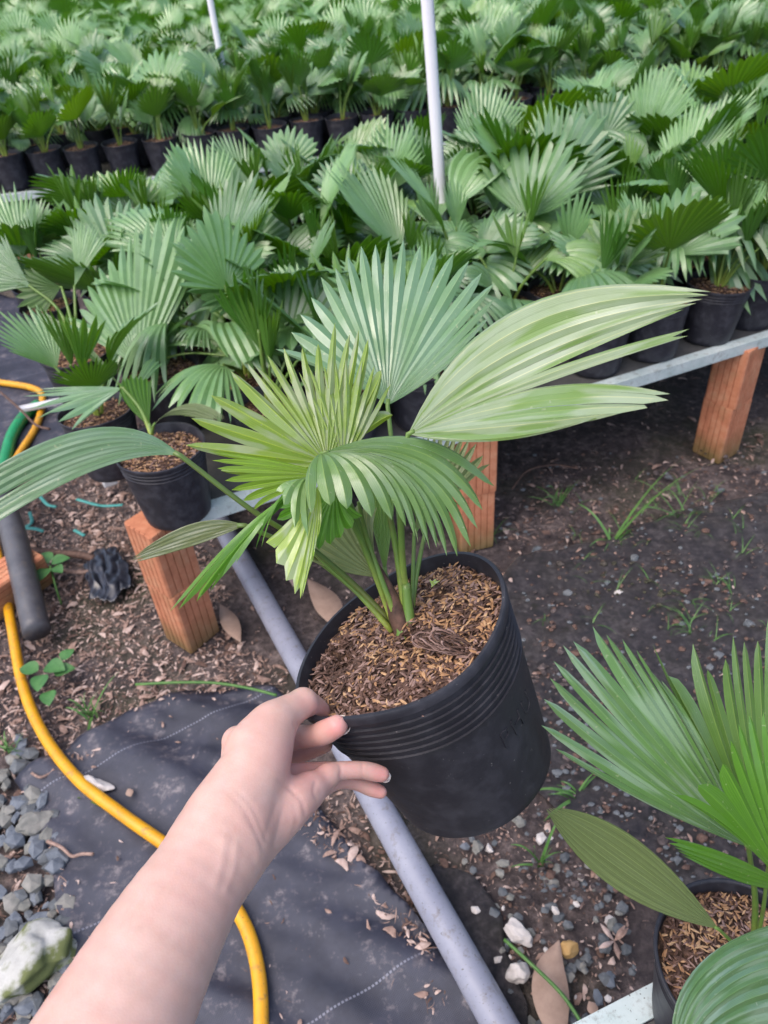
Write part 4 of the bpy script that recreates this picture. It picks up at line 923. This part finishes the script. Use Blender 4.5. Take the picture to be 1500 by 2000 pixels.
for pts, k, g in chains:
    if g not in groups: groups[g] = np.full(dims, .05, np.float32)
    D = groups[g]
    if len(pts) > 2:
        a4 = spline([(*p, r) for p, r in pts], 6); pts = [(x4[:3], x4[3]) for x4 in a4]; D1 = np.full(dims, .05, np.float32)
    else: D1 = np.full(dims, .05, np.float32)
    for (a, ra), (b_, rb) in zip(pts[:-1], pts[1:]):
        mg = max(ra, rb) + .03; l = np.maximum(((np.minimum(a, b_) - mg - lo) / H).astype(int), 0); h_ = np.minimum(((np.maximum(a, b_) + mg - lo) / H).astype(int) + 1, dims)
        X, Y, Z = [np.arange(l[i], h_[i], dtype=np.float32) * np.float32(H) + np.float32(lo[i]) for i in range(3)]
        ba = b_ - a; L2 = ba.dot(ba); px_ = X[:, None, None] - a[0]; py_ = Y[None, :, None] - a[1]; pz_ = Z[None, None, :] - a[2]
        t = np.clip((px_ * ba[0] + py_ * ba[1] + pz_ * ba[2]) / L2, 0, 1)
        dd = np.sqrt((px_ - ba[0] * t) ** 2 + (py_ - ba[1] * t) ** 2 + (pz_ - ba[2] * t) ** 2) - (ra + (rb - ra) * t)
        sl_ = tuple(slice(l[i], h_[i]) for i in range(3)); D1[sl_] = np.minimum(D1[sl_], dd.astype(np.float32))
    groups[g] = smin(D, D1, k)
D = groups[0]
for g, k in ((1, .007), (2, .0035), (3, .004), (4, .006), (5, .004), (6, .010)): D = smin(D, groups[g], k)
def surface_nets(D, lo, H):
    s = D < 0; c = np.zeros(tuple(n - 1 for n in D.shape), np.int8)
    for dx in (0, 1):
        for dy in (0, 1):
            for dz in (0, 1): c += s[dx:D.shape[0] - 1 + dx, dy:D.shape[1] - 1 + dy, dz:D.shape[2] - 1 + dz]
    act = (c > 0) & (c < 8); idx = -np.ones(act.shape, np.int64); ii = np.argwhere(act); idx[act] = np.arange(len(ii))
    acc = np.zeros((len(ii), 3)); cnt = np.zeros(len(ii))
    cor = [(a, b, c_) for a in (0, 1) for b in (0, 1) for c_ in (0, 1)]
    for u in cor:
        for ax in range(3):
            if u[ax] == 0:
                w = list(u); w[ax] = 1
                da = D[ii[:, 0] + u[0], ii[:, 1] + u[1], ii[:, 2] + u[2]]; db = D[ii[:, 0] + w[0], ii[:, 1] + w[1], ii[:, 2] + w[2]]
                m_ = (da < 0) != (db < 0); t = np.where(m_, da / np.where(m_, da - db, 1), 0)
                p = np.array(u, float)[None] + t[:, None] * (np.array(w, float) - np.array(u, float)); acc[m_] += p[m_]; cnt[m_] += 1
    V = (ii + acc / cnt[:, None]) * H + lo; F = []
    for ax in range(3):
        b, c_ = [(1, 2), (2, 0), (0, 1)][ax]
        sl0 = [slice(None)] * 3; sl1 = [slice(None)] * 3; sl0[ax] = slice(0, -1); sl1[ax] = slice(1, None)
        e = np.argwhere(s[tuple(sl0)] != s[tuple(sl1)])
        e = e[(e[:, b] > 0) & (e[:, c_] > 0) & (e[:, b] < D.shape[b] - 1) & (e[:, c_] < D.shape[c_] - 1)]
        inn = s[e[:, 0], e[:, 1], e[:, 2]]; q4 = []
        for db, dc in ((-1, -1), (0, -1), (0, 0), (-1, 0)):
            f = e.copy(); f[:, b] += db; f[:, c_] += dc; q4.append(idx[f[:, 0], f[:, 1], f[:, 2]])
        q4 = np.stack(q4, 1); q4[~inn] = q4[~inn][:, ::-1]; F.append(q4)
    return V, np.vstack(F)
AV, AF = surface_nets(D, lo, H)
# vertex normals
def vnorm(V, F):
    n = np.cross(V[F[:, 2]] - V[F[:, 0]], V[F[:, 3]] - V[F[:, 1]]); out = np.zeros_like(V)
    for k in range(4): np.add.at(out, F[:, k], n)
    return out / (np.linalg.norm(out, axis=1)[:, None] + 1e-12)
NV = vnorm(AV, AF)
cc_ = (AV - CAM) @ RW; APX = 750 + FPX * cc_[:, 0] / cc_[:, 2]; APY = 1000 - FPX * cc_[:, 1] / cc_[:, 2]
facing = (NV * (CAM - AV)).sum(1) > 0
def crease(pl, depth, width, both=False):
    global AV
    pl = spline([(a, b, 0) for a, b in pl], 5)[:, :2]; d = np.full(len(AV), 1e9)
    for a, b in zip(pl[:-1], pl[1:]):
        ab = b - a; L2 = ab.dot(ab) + 1e-9; t = np.clip(((APX - a[0]) * ab[0] + (APY - a[1]) * ab[1]) / L2, 0, 1)
        d = np.minimum(d, np.hypot(APX - a[0] - ab[0] * t, APY - a[1] - ab[1] * t))
    w = np.exp(-(d / width) ** 2) * facing; AV = AV - NV * (w * depth)[:, None]
for pl, dp, wd in (([(566, 1540), (588, 1562), (596, 1590)], .0011, 4), ([(545, 1525), (562, 1537), (575, 1548)], .0009, 4), ([(441, 1542), (480, 1585), (512, 1655)], .0008, 4), ([(452, 1535), (492, 1575), (520, 1640)], .0006, 4),
                   ([(538, 1575), (528, 1605), (520, 1632)], .0008, 5), ([(552, 1580), (545, 1612), (535, 1650)], .0007, 4), ([(575, 1575), (580, 1600), (572, 1630)], .0007, 4), ([(500, 1560), (530, 1550), (560, 1555)], .0006, 4),
                   ([(582, 1410), (586, 1435), (583, 1456)], .0009, 2.5), ([(575, 1412), (578, 1435), (576, 1455)], .0006, 2.2), ([(612, 1395), (600, 1408), (575, 1414)], .0007, 3),
                   ([(664, 1492), (666, 1503), (664, 1520)], .0007, 2.5), ([(707, 1490), (709, 1503), (707, 1518)], .0005, 2.5), ([(617, 1528), (612, 1545), (618, 1560)], .0007, 3),
                   ([(438, 1640), (432, 1690), (420, 1730)], -.0014, 9), ([(462, 1650), (455, 1700), (440, 1740)], -.0012, 7), ([(470, 1600), (500, 1640), (505, 1680)], -.0010, 8)):
    crease(pl, dp * (.85 if wd < 3.5 else (.6 if dp > 0 else .4)), wd * 1.1)
PERSON = empty('person', dep(330, 1850, .45), 'bare left forearm and hand pinching the rim of the held black pot', 'person')
am = mesh('arm', AV, AF, M['skin'])
fl = am.attributes.new('flush', 'FLOAT', 'POINT'); w = np.zeros(len(AV))
for (x, y, r, s) in ((655, 1422, 30, .75), (630, 1395, 30, .6), (745, 1512, 26, .65), (740, 1546, 26, .6), (600, 1372, 26, .3), (690, 1515, 60, .25), (610, 1450, 50, .35), (600, 1490, 60, .5), (590, 1590, 60, .22), (545, 1600, 50, .15), (640, 1530, 40, .2)):
    w = np.maximum(w, s * np.exp(-((APX - x) ** 2 + (APY - y) ** 2) / r ** 2))
fl.data.foreach_set('value', w.astype(np.float32)); obj('arm', am, PERSON)
def nail(tip, back, r, lift, label=None):
    """a curved plate on the far side of the fingertip, its free edge showing past the pad"""
    a = dep(*tip); b_ = dep(*back); d = unit(a - b_); vw = unit((a + b_) / 2 - CAM); s = unit(np.cross(d, vw)); n = unit(np.cross(s, d)); n = n if n.dot(vw) > 0 else -n
    V = []; nu, nv = 9, 9
    for i in range(nu):
        for j in range(nv):
            u = i / (nu - 1); x = (j / (nv - 1) - .5) * 2; wid = r * (1 if u < .6 else math.sqrt(max(0, 1 - ((u - .6) / .4) ** 2 * .8)))
            V.append(b_ + d * (np.linalg.norm(a - b_) * (u if abs(x) < .3 else u - .04 * (abs(x) - .3))) + s * wid * x + n * (lift - r * .55 * x * x))
    F = [(i * nv + j, i * nv + j + 1, (i + 1) * nv + j + 1, (i + 1) * nv + j) for i in range(nu - 1) for j in range(nv - 1)]
    o = obj('fingernail', mesh('fingernail', V, F, M['nail']), PERSON); sm_ = o.modifiers.new('t', 'SOLIDIFY'); sm_.thickness = .0006; return o
nail((684, 1411, .541 + o_), (648, 1422, .547 + o_), .0074, .0036)
nail((763, 1521, .551 + o_), (738, 1512, .552 + o_), .0044, .0036)
nail((753, 1554, .564 + o_), (734, 1547, .565 + o_), .0034, .0030)

# ------------------------------------------------------------------ litter, stones, weeds
rs = np.random.RandomState(11)
DENSE = [(40, 930), (240, 900), (420, 1090), (470, 1250), (560, 1300), (560, 1345), (330, 1365), (215, 1410), (200, 1480), (70, 1500), (-60, 1440), (-60, 1200), (60, 1180)]
PIPE_L = [(560, 1580), (640, 1490), (700, 1550), (780, 1690), (830, 1820), (880, 1960), (840, 1990), (760, 1830), (680, 1700), (600, 1640)]
LEFTB = [(-60, 1500), (90, 1560), (130, 1700), (160, 1850), (200, 2000), (150, 2080), (-60, 2080)]
RIGHTC = [(830, 1640), (960, 1560), (1080, 1560), (1180, 1640), (1230, 1780), (1270, 1960), (1100, 2060), (1000, 2060), (960, 1850), (880, 1720)]
UNDER = [(980, 1000), (1040, 900), (1300, 900), (1600, 800), (1600, 980), (1300, 1080), (1000, 1120)]
def dens(px, py):
    d = .05
    if inside(DENSE, px, py): d = 1.0
    elif inside(PIPE_L, px, py): d = .9
    elif inside(LEFTB, px, py): d = .6
    elif inside(RIGHTC, px, py): d = .5
    elif inside(UNDER, px, py): d = .22
    elif inside(POLY_A, px, py): d = .03
    elif inside(POLY_B, px, py): d = .10
    elif px < 260 and py < 960: d = .45
    return d
m_ = MB(); cnt = 0
def curl(c, th, Ln, w, bend, tilt, twist, mi):
    """wood shaving: a thin bent strip, 12 triangles and two sides"""
    d = unit((math.cos(th), math.sin(th), tilt)); s = unit(np.cross([0, 0, 1], d)); n = np.cross(d, s); V = []
    for t, ww in ((-.5, .5), (-.2, 1), (.15, .9), (.5, .35)):
        b_ = c + d * Ln * t + s * bend * Ln * t * t * 2 + n * Ln * .12 * (1 - 4 * t * t); ss = unit(s * math.cos(twist * t) + n * math.sin(twist * t)); V += [b_ - ss * w * ww / 2, b_ + n * w * .18 * ww, b_ + ss * w * ww / 2]
    F = []
    for i in range(3): F += [(3 * i, 3 * i + 1, 3 * i + 4, 3 * i + 3), (3 * i + 1, 3 * i + 2, 3 * i + 5, 3 * i + 4)]
    m_.add(V, F, mi)
while cnt < 21000:
    x = rs.uniform(-1.6, 1.8); y = rs.uniform(-.1, 3.0); px, py, d = proj((x, y, .01))
    if d < .2 or not (-80 < px < 1580 and 500 < py < 2080) or rs.rand() > dens(px, py): continue
    cnt += 1; big = rs.rand() < .10
    Ln = rs.uniform(.015, .038) if big else rs.uniform(.004, .016); w = Ln * (rs.uniform(.04, .1) if rs.rand() < .35 else rs.uniform(.12, .5)); Ln *= (.65 if inside(POLY_B, px, py) or inside(RIGHTC, px, py) else 1)
    onmat = .022 if (inside(POLY_A, px, py) or inside(POLY_B, px, py)) else .0
    curl(np.array([x, y, ghf(x, y) + rs.uniform(.001, .010) + onmat]), rs.rand() * 6.28, Ln, w, rs.normal(0, .22), rs.uniform(-.3, .3), rs.uniform(-2, 2), int(rs.choice([0, 2, 2]) if inside(POLY_B, px, py) and rs.rand() < .85 else rs.choice([0, 0, 0, 1, 1, 2, 2])))
tag(obj('wood_shavings', m_.mesh('wood_shavings', [M['shaving'], M['shaving_pale'], M['bark']])), 'brown and beige shavings strewn over the ground', 'litter', kind='stuff')

def stone_geo(rs, sx, sy, sz, sub=2, rough=.22):
    import bmesh
    bm = bmesh.new(); bmesh.ops.create_icosphere(bm, subdivisions=sub, radius=1); off = rs.uniform(0, 50); cuts = [unit(rs.normal(size=3)) for _ in range(7)]; cl = rs.uniform(.55, .85, 7); V = []
    for vv in bm.verts:
        c = np.array(vv.co)
        for n_, l_ in zip(cuts, cl):
            e = c.dot(n_) - l_
            if e > 0: c = c - n_ * e * .9
        c = c * (1 + rough * mnoise.noise(Vector(c * 1.6) + Vector((off, 0, 0)))); V.append(c * [sx, sy, sz])
    F = [tuple(x.index for x in f.verts) for f in bm.faces]; bm.free(); return np.array(V), F
# crumbs of soil and sparse grass on the worn ground
m_ = MB()
for i in range(3200):
    px, py = rs.uniform(900, 1560), rs.uniform(880, 1760)
    if px < 1010 and py > 1060: continue
    if mnoise.noise(Vector((px / 120, py / 90, 2))) < rs.uniform(-.5, .25): continue
    p = at(px, py, .012); s_ = rs.uniform(.002, .0085) if rs.rand() < .93 else rs.uniform(.009, .016); v, f = stone_geo(rs, s_, s_ * rs.uniform(.6, 1), s_ * .5, 1 if s_ > .006 else 0, .4); m_.add(v + p + [0, 0, .005], f, int(rs.choice([0, 0, 1, 2])))
tag(obj('soil_crumbs', m_.mesh('soil_crumbs', [M['ground'], M['bark'], M['stone_dark']], False)), 'loose crumbs of dark soil on the worn ground at the right', 'soil', kind='stuff')
m_ = MB()
for i in range(46):
    px, py = rs.uniform(960, 1540), rs.uniform(930, 1250)
    if px < 1040 and py > 1060: continue
    for k in range(rs.randint(2, 6)):
        b = at(px + rs.uniform(-10, 10), py + rs.uniform(-6, 6), .01); t = b + [rs.uniform(-.06, .06), rs.uniform(-.06, .06), rs.uniform(.008, .035)]; c = (b + t) / 2 + [0, 0, .02]
        tt = np.linspace(0, 1, 6)[:, None]; q_ = (1 - tt) ** 2 * b + 2 * tt * (1 - tt) * c + tt ** 2 * t; sd = unit(np.cross(t - b, [0, 0, 1.0])) * rs.uniform(.001, .0018) * (1 - tt * .9)
        m_.add(np.vstack([q_ - sd, q_ + sd]), [(j, j + 1, 7 + j, 6 + j) for j in range(5)])
tag(obj('sparse_grass', m_.mesh('sparse_grass', M['grass'])), 'thin scattered grass blades on the dark ground', 'grass', kind='stuff')
# gravel heap at the lower left and right
m_ = MB()
for i in range(560):
    if i < 330 and i % 5 < 2: continue
    if i < 330: px, py = rs.uniform(-60, 165), rs.uniform(1560, 2060)
    elif i < 370: px, py = rs.uniform(-60, 130), rs.uniform(1440, 1580)
    else: px, py = rs.uniform(870, 1260), rs.uniform(1620, 2040)
    if i < 370 and not (px < 90 + (py - 1500) * .18): continue
    if i >= 370 and not inside(RIGHTC, px, py): continue
    p = at(px, py, .01); s = rs.uniform(.009, .027) if i < 370 else rs.uniform(.004, .015)
    v, f = stone_geo(rs, s * rs.uniform(.8, 1.3), s * rs.uniform(.7, 1), s * rs.uniform(.45, .8), 1, .3); a = rs.rand() * 6.28
    v = np.stack([v[:, 0] * math.cos(a) - v[:, 1] * math.sin(a), v[:, 0] * math.sin(a) + v[:, 1] * math.cos(a), v[:, 2]], 1) + p + [0, 0, rs.uniform(-.010, .004)]
    m_.add(v, f, int(rs.choice([0, 0, 0, 1, 1, 2, 2, 2] if i < 370 else [0, 1, 1, 2, 2, 2, 2, 3])))
tag(obj('gravel', m_.mesh('gravel', [M['stone_blue'], M['stone_grey'], M['stone_dark'], M['stone_white']], False)), 'broken grey and bluish gravel beside the mats', 'gravel', kind='stuff')
def rock(px, py, s, m, label, rz=0, seed=1, z=.0, cat='stone', smooth=False):
    r2 = np.random.RandomState(seed); big = s[0] > .05; v, f = stone_geo(r2, *s, sub=5 if big else 3, rough=.35); v = v * (1 + np.array([.05 * mnoise.noise(Vector(q * 38)) + .10 * mnoise.noise(Vector(q * 14)) for q in v])[:, None]) if big else v; o = obj('stone', mesh('stone', v, f, m, smooth=big)); p = at(px, py, z + s[2] * .5)
    o.location = p; o.rotation_euler = (r2.uniform(-.2, .2), r2.uniform(-.2, .2), rz); return tag(o, label, cat)
rock(55, 1880, (.088, .062, .045), M['stone_moss'], 'large pale mossy rock at the lower left edge', .5, 3)
rock(150, 1980, (.06, .05, .02), M['stone_moss'], 'small moss covered rock at the bottom beside the arm', .2, 8)
rock(66, 1608, (.040, .026, .022), M['stone_grey'], 'angular light grey stone at the edge of the black mat', .4, 5)
rock(180, 1532, (.050, .017, .016), M['stone_white'], 'flat whitish stone pinned under the yellow hose', -.35, 6, .012)
rock(1008, 1822, (.034, .017, .016), M['stone_white'], 'long white stone right of the grey pipe', -.75, 21, .012)
rock(1012, 1903, (.020, .019, .015), M['stone_white'], 'wedge shaped white stone below the long white one', .5, 33, .012)
rock(1112, 1853, (.019, .015, .014), M['stone_amber'], 'brownish amber stone beside the dead leaf', 0, 14, .01)
rock(1014, 1605, (.013, .012, .010), M['stone_grey'], 'small yellowish grey pebble below the held pot', 0, 41, .01)
rock(1208, 1157, (.012, .007, .006), M['stone_white'], 'tiny white pebble on the dark ground right of the pot', .2, 15, .012)
rock(932, 1655, (.015, .013, .011), M['stone_grey'], 'small grey pebble under the bottom edge of the held pot', 1, 43, .01)
p = at(208, 920, .02); v, f = box(-.022, .022, -.014, .014, -.012, .012); o = obj('foam_block', mesh('foam_block', v, f, M['white_bit'], smooth=False)); o.location = at(214, 940, .03); o.rotation_euler[2] = .5; bv = o.modifiers.new('b', 'BEVEL'); bv.width = .003; tag(o, 'small white block on the litter left of the front pot', 'block')
v, f = box(-.085, .085, -.016, .016, -.006, .006); o = obj('white_strip', mesh('white_strip', v, f, M['white_bit'], smooth=False)); o.location = at(85, 790, .05); o.rotation_euler = (0, .05, .35); tag(o, 'white plastic strip lying across the green and yellow hoses', 'strip')
# strips of teal string
m0 = 0
for (pts, lab) in (([(58, 1000), (62, 1020), (50, 1030), (70, 1033), (85, 1038)], 'frayed teal string on the litter, left piece'), ([(75, 965), (92, 985), (110, 990)], 'short teal string above the left piece'), ([(150, 975), (185, 985), (205, 988), (240, 986)], 'teal string next to the front pot'), ([(145, 1035), (165, 1046)], 'tiny teal scrap below the long string')):
    V_, F_, UV_ = tube(spline([at(a, b, .025 + .006 * (i % 2)) for i, (a, b) in enumerate(pts)], 5), .006, 6, flat=.35); tag(obj('string', mesh('string', V_, F_, M['teal'], uv=UV_)), lab, 'string')
# crumpled black film
rs2 = np.random.RandomState(4); NF = 54; xs = np.linspace(-1, 1, NF); V = []
for a in xs:
    for b in xs:
        r = math.hypot(a, b); p = at(212 + a * 50, 1130 + b * 62, .0); z = .018 + .022 * max(0, 1 - r * r) * (.5 + abs(mnoise.noise(Vector((a * 2.2, b * 1.5, 1)))) * 1.2) + .007 * mnoise.noise(Vector((a * 5, b * 4, 4)))
        V.append((p[0] + .012 * mnoise.noise(Vector((a * 3, b * 3, 8))), p[1] + .012 * mnoise.noise(Vector((a * 3, b * 3, 12))), z))
F = [(i * NF + j, i * NF + j + 1, (i + 1) * NF + j + 1, (i + 1) * NF + j) for i in range(NF - 1) for j in range(NF - 1) if math.hypot(xs[i], xs[j]) < .85 + .25 * mnoise.noise(Vector((math.atan2(xs[i], xs[j]) * 2, 3, 1)))]
o = obj('plastic_scrap', mesh('plastic_scrap', V, F, M['film'])); sm_ = o.modifiers.new('t', 'SOLIDIFY'); sm_.thickness = .001; tag(o, 'crumpled black plastic scrap left of the front brick pillar', 'plastic scrap')
# roots, sticks and vines
def stick(pts, r, m, label, cat='stick', z=.03, name='stick'):
    V_, F_, UV_ = tube(spline([at(a, b, z + .004 * math.sin(i * 2)) for i, (a, b) in enumerate(pts)], 6), r, 7); return tag(obj(name, mesh(name, V_, F_, m, uv=UV_)), label, cat)
stick([(92, 1643), (120, 1655), (140, 1672), (160, 1668), (182, 1668)], .0035, M['shaving'], 'crooked brown root across the edge of the black mat', 'root', name='root')
stick([(62, 1510), (78, 1518), (95, 1512), (106, 1502)], .003, M['shaving'], 'short twig above the light grey stone', 'twig', name='twig')
stick([(0, 765), (40, 800), (70, 830), (97, 838)], .0045, M['bark'], 'dark stick crossing the hoses at the left', 'stick', z=.09)
stick([(60, 1075), (110, 1080), (160, 1085), (185, 1092)], .011, M['bark'], 'thick dark branch beside the crumpled film', 'branch', z=.02, name='branch')
stick([(115, 1110), (150, 1118), (178, 1116)], .006, M['shaving'], 'pale brown stick under the dark branch', 'stick', z=.02)
stick([(265, 1337), (340, 1333), (420, 1334), (490, 1345), (540, 1358)], .0035, M['grass'], 'thin green vine arching over the top of the mat', 'vine', z=.04, name='vine')
stick([(1000, 955), (1030, 920), (1080, 908), (1130, 915)], .003, M['bark'], 'dry curved twig on the dark soil beneath the bench', 'twig', z=.03, name='twig')
stick([(985, 1835), (1040, 1885), (1100, 1945), (1150, 2020)], .0032, M['grass'], 'dark green stem crossing over the dead leaf', 'stem', z=.045, name='stem')
# dead leaf
def blade(pts, w, m, label, cat, name, z=.02, camber=.15, n=10, zs=None):
    q_ = spline([at(a, b, (z if zs is None else zs[i])) for i, (a, b) in enumerate(pts)], n); k = len(q_); t = np.linspace(0, 1, k); tan = np.gradient(q_, axis=0); tan /= np.linalg.norm(tan, axis=1)[:, None]
    s = np.cross(tan, [0, 0, 1.0]); s /= np.linalg.norm(s, axis=1)[:, None] + 1e-9; ww = w * np.sin(np.pi * (t * .98 + .01)) ** 1.05
    V = np.vstack([q_ - s * ww[:, None] / 2, q_ - [0, 0, 1] * (ww * camber)[:, None], q_ + s * ww[:, None] / 2]); F = []
    for i in range(k - 1): F += [(i, i + 1, k + i + 1, k + i), (k + i, k + i + 1, 2 * k + i + 1, 2 * k + i)]
    o = obj(name, mesh(name, V, F, m)); sm_ = o.modifiers.new('t', 'SOLIDIFY'); sm_.thickness = .0007
    return tag(o, label, cat) if label else o
blade([(1092, 1836), (1075, 1900), (1080, 1975), (1105, 2060)], .060, M['deadleaf'], 'large dry pinkish brown leaf at the bottom right of the pipe', 'dead leaf', 'dead_leaf', .03, .12)
blade([(250, 1540), (256, 1556)], .016, M['deadleaf'], 'small dry leaf lying on the black mat right of the hose', 'dead leaf', 'dead_leaf', .03, .2)
blade([(1150, 1955), (1165, 1985)], .018, M['deadleaf'], 'small pinkish dry leaf next to the metal bench corner', 'dead leaf', 'dead_leaf', .03, .2)
blade([(430, 1180), (470, 1255)], .045, M['deadleaf'], 'reddish brown dead leaf right of the front brick pillar', 'dead leaf', 'dead_leaf', .02, .1)
blade([(600, 1130), (640, 1180), (655, 1225)], .07, M['deadleaf'], 'broad brown dead leaf behind the left rim of the held pot', 'dead leaf', 'dead_leaf', .02, .1)
# star shaped dried flower
e = empty('dried_flower', at(1200, 1838, .02), 'dried star shaped flower with five bent petals at lower right', 'dried flower')
for (a, b) in ((1172, 1803), (1222, 1806), (1168, 1852), (1210, 1875), (1228, 1812)):
    q_ = blade([(1200, 1838), ((1200 + a) / 2, (1838 + b) / 2), (a, b)], .009, M['shaving_pale'] if a < 1200 else M['shaving'], None, None, 'petal', zs=[.02, .034, .03]); q_.parent = e; q_.location = -Vector(e.location)
# grass blades
def gblade(m_, base, tip, h, w):
    b = at(*base, 0); t = at(*tip, h); c = (b + t) / 2 + [0, 0, h * .6 + .01]; k = 9; tt = np.linspace(0, 1, k)[:, None]; q_ = (1 - tt) ** 2 * b + 2 * tt * (1 - tt) * c + tt ** 2 * t
    tan = np.gradient(q_, axis=0); s = np.cross(tan, [0, 0, 1.0]); s /= np.linalg.norm(s, axis=1)[:, None] + 1e-9; ww = (w * (1 - tt[:, 0]) ** .6)[:, None]
    V = np.vstack([q_ - s * ww / 2, q_ + s * ww / 2 + [0, 0, w * .3]]); m_.add(V, [(i, i + 1, k + i + 1, k + i) for i in range(k - 1)])
def tuft(px, py, n, sp, h, label, w=.005, tips=None):
    m_ = MB()
    for i in range(n):
        a = rs.uniform(-sp, sp); b = rs.uniform(-sp * .9, sp * .35); gblade(m_, (px + rs.uniform(-12, 12), py + rs.uniform(-6, 6)), (px + a, py + b), rs.uniform(.2, 1) * h, w * rs.uniform(.6, 1.2))
    for t in (tips or []): gblade(m_, (px, py), t[:2], t[2], w * 1.4)
    return tag(obj('grass_tuft', m_.mesh('grass_tuft', M['grass'])), label, 'grass tuft')
tuft(1195, 1062, 8, 60, .05, 'grass tuft with one long blade on the dark ground', .006, [(1395, 905, .16), (1330, 900, .12), (1130, 985, .06)])
tuft(1090, 985, 14, 60, .06, 'sparse grass tuft under the bench right of the middle pillar', .004)
tuft(1330, 1010, 12, 90, .06, 'thin grass tuft in front of the right pillar', .004)
tuft(1125, 1560, 7, 60, .06, 'short grass tuft between the held pot and right plant', .006, [(1062, 1605, .02), (1045, 1545, .05)])
tuft(1055, 1690, 8, 60, .07, 'pale grass sprig among the gravel below the pot', .005, [(1100, 1590, .10)])
tuft(20, 1470, 14, 60, .05, 'low grass tuft at the left edge below the hose', .005)
tuft(180, 1400, 12, 60, .06, 'trailing grass on the litter left of the black mat', .005, [(170, 1465, .01), (250, 1300, .06)])
tuft(160, 1560, 4, 40, .03, 'wisp of grass beside the flat whitish stone', .005, [(215, 1588, .02)])
# broad leaved weeds
def weed(spots, stem, label):
    b = at(*stem[0], 0); e = empty('weed', b, label, 'weed')
    V_, F_, UV_ = tube(spline([at(a, c, z) for a, c, z in [(stem[0][0], stem[0][1], 0)] + stem[1:]], 6), .003, 6); obj('stem', mesh('stem', V_, F_, M['grass'], uv=UV_), e)
    for i, (px, py, z, s, az) in enumerate(spots):
        c = at(px, py, z); d = np.array([math.cos(az), math.sin(az), .15]); s_ = np.array([-math.sin(az), math.cos(az), 0]); n_ = np.cross(d, s_)
        V = []; k = 9
        for t in np.linspace(0, 1, k):
            wd = s * .42 * (math.sin(math.pi * min(1, t * 1.0) ** .75) ** .8 if 0 < t < 1 else 0); cc2 = c + d * s * t - n_ * s * .15 * t * t
            V += [cc2 - s_ * wd + n_ * wd * .3, cc2, cc2 + s_ * wd + n_ * wd * .3]
        F = []
        for j in range(k - 1): F += [(3 * j, 3 * j + 1, 3 * j + 4, 3 * j + 3), (3 * j + 1, 3 * j + 2, 3 * j + 5, 3 * j + 4)]
        obj('leaf', mesh('leaf', V, F, M['weed']), e)
weed([(95, 1100, .07, .055, 2.2), (100, 1100, .07, .05, .3), (92, 1110, .07, .05, 4.6), (105, 1108, .07, .04, 5.6)], [(120, 1180), (110, 1150, .04), (98, 1105, .07)], 'green weed with lobed leaves beside the leaning dark pipe')
weed([(75, 1310, .05, .05, 2.9), (82, 1318, .05, .05, 4.8), (90, 1300, .05, .055, 5.9), (105, 1315, .04, .05, .2), (95, 1350, .04, .045, 5.0), (120, 1290, .05, .04, 1.0)], [(130, 1300), (115, 1310, .03), (85, 1310, .05)], 'green weed with oval leaves between hose and brick pillar')
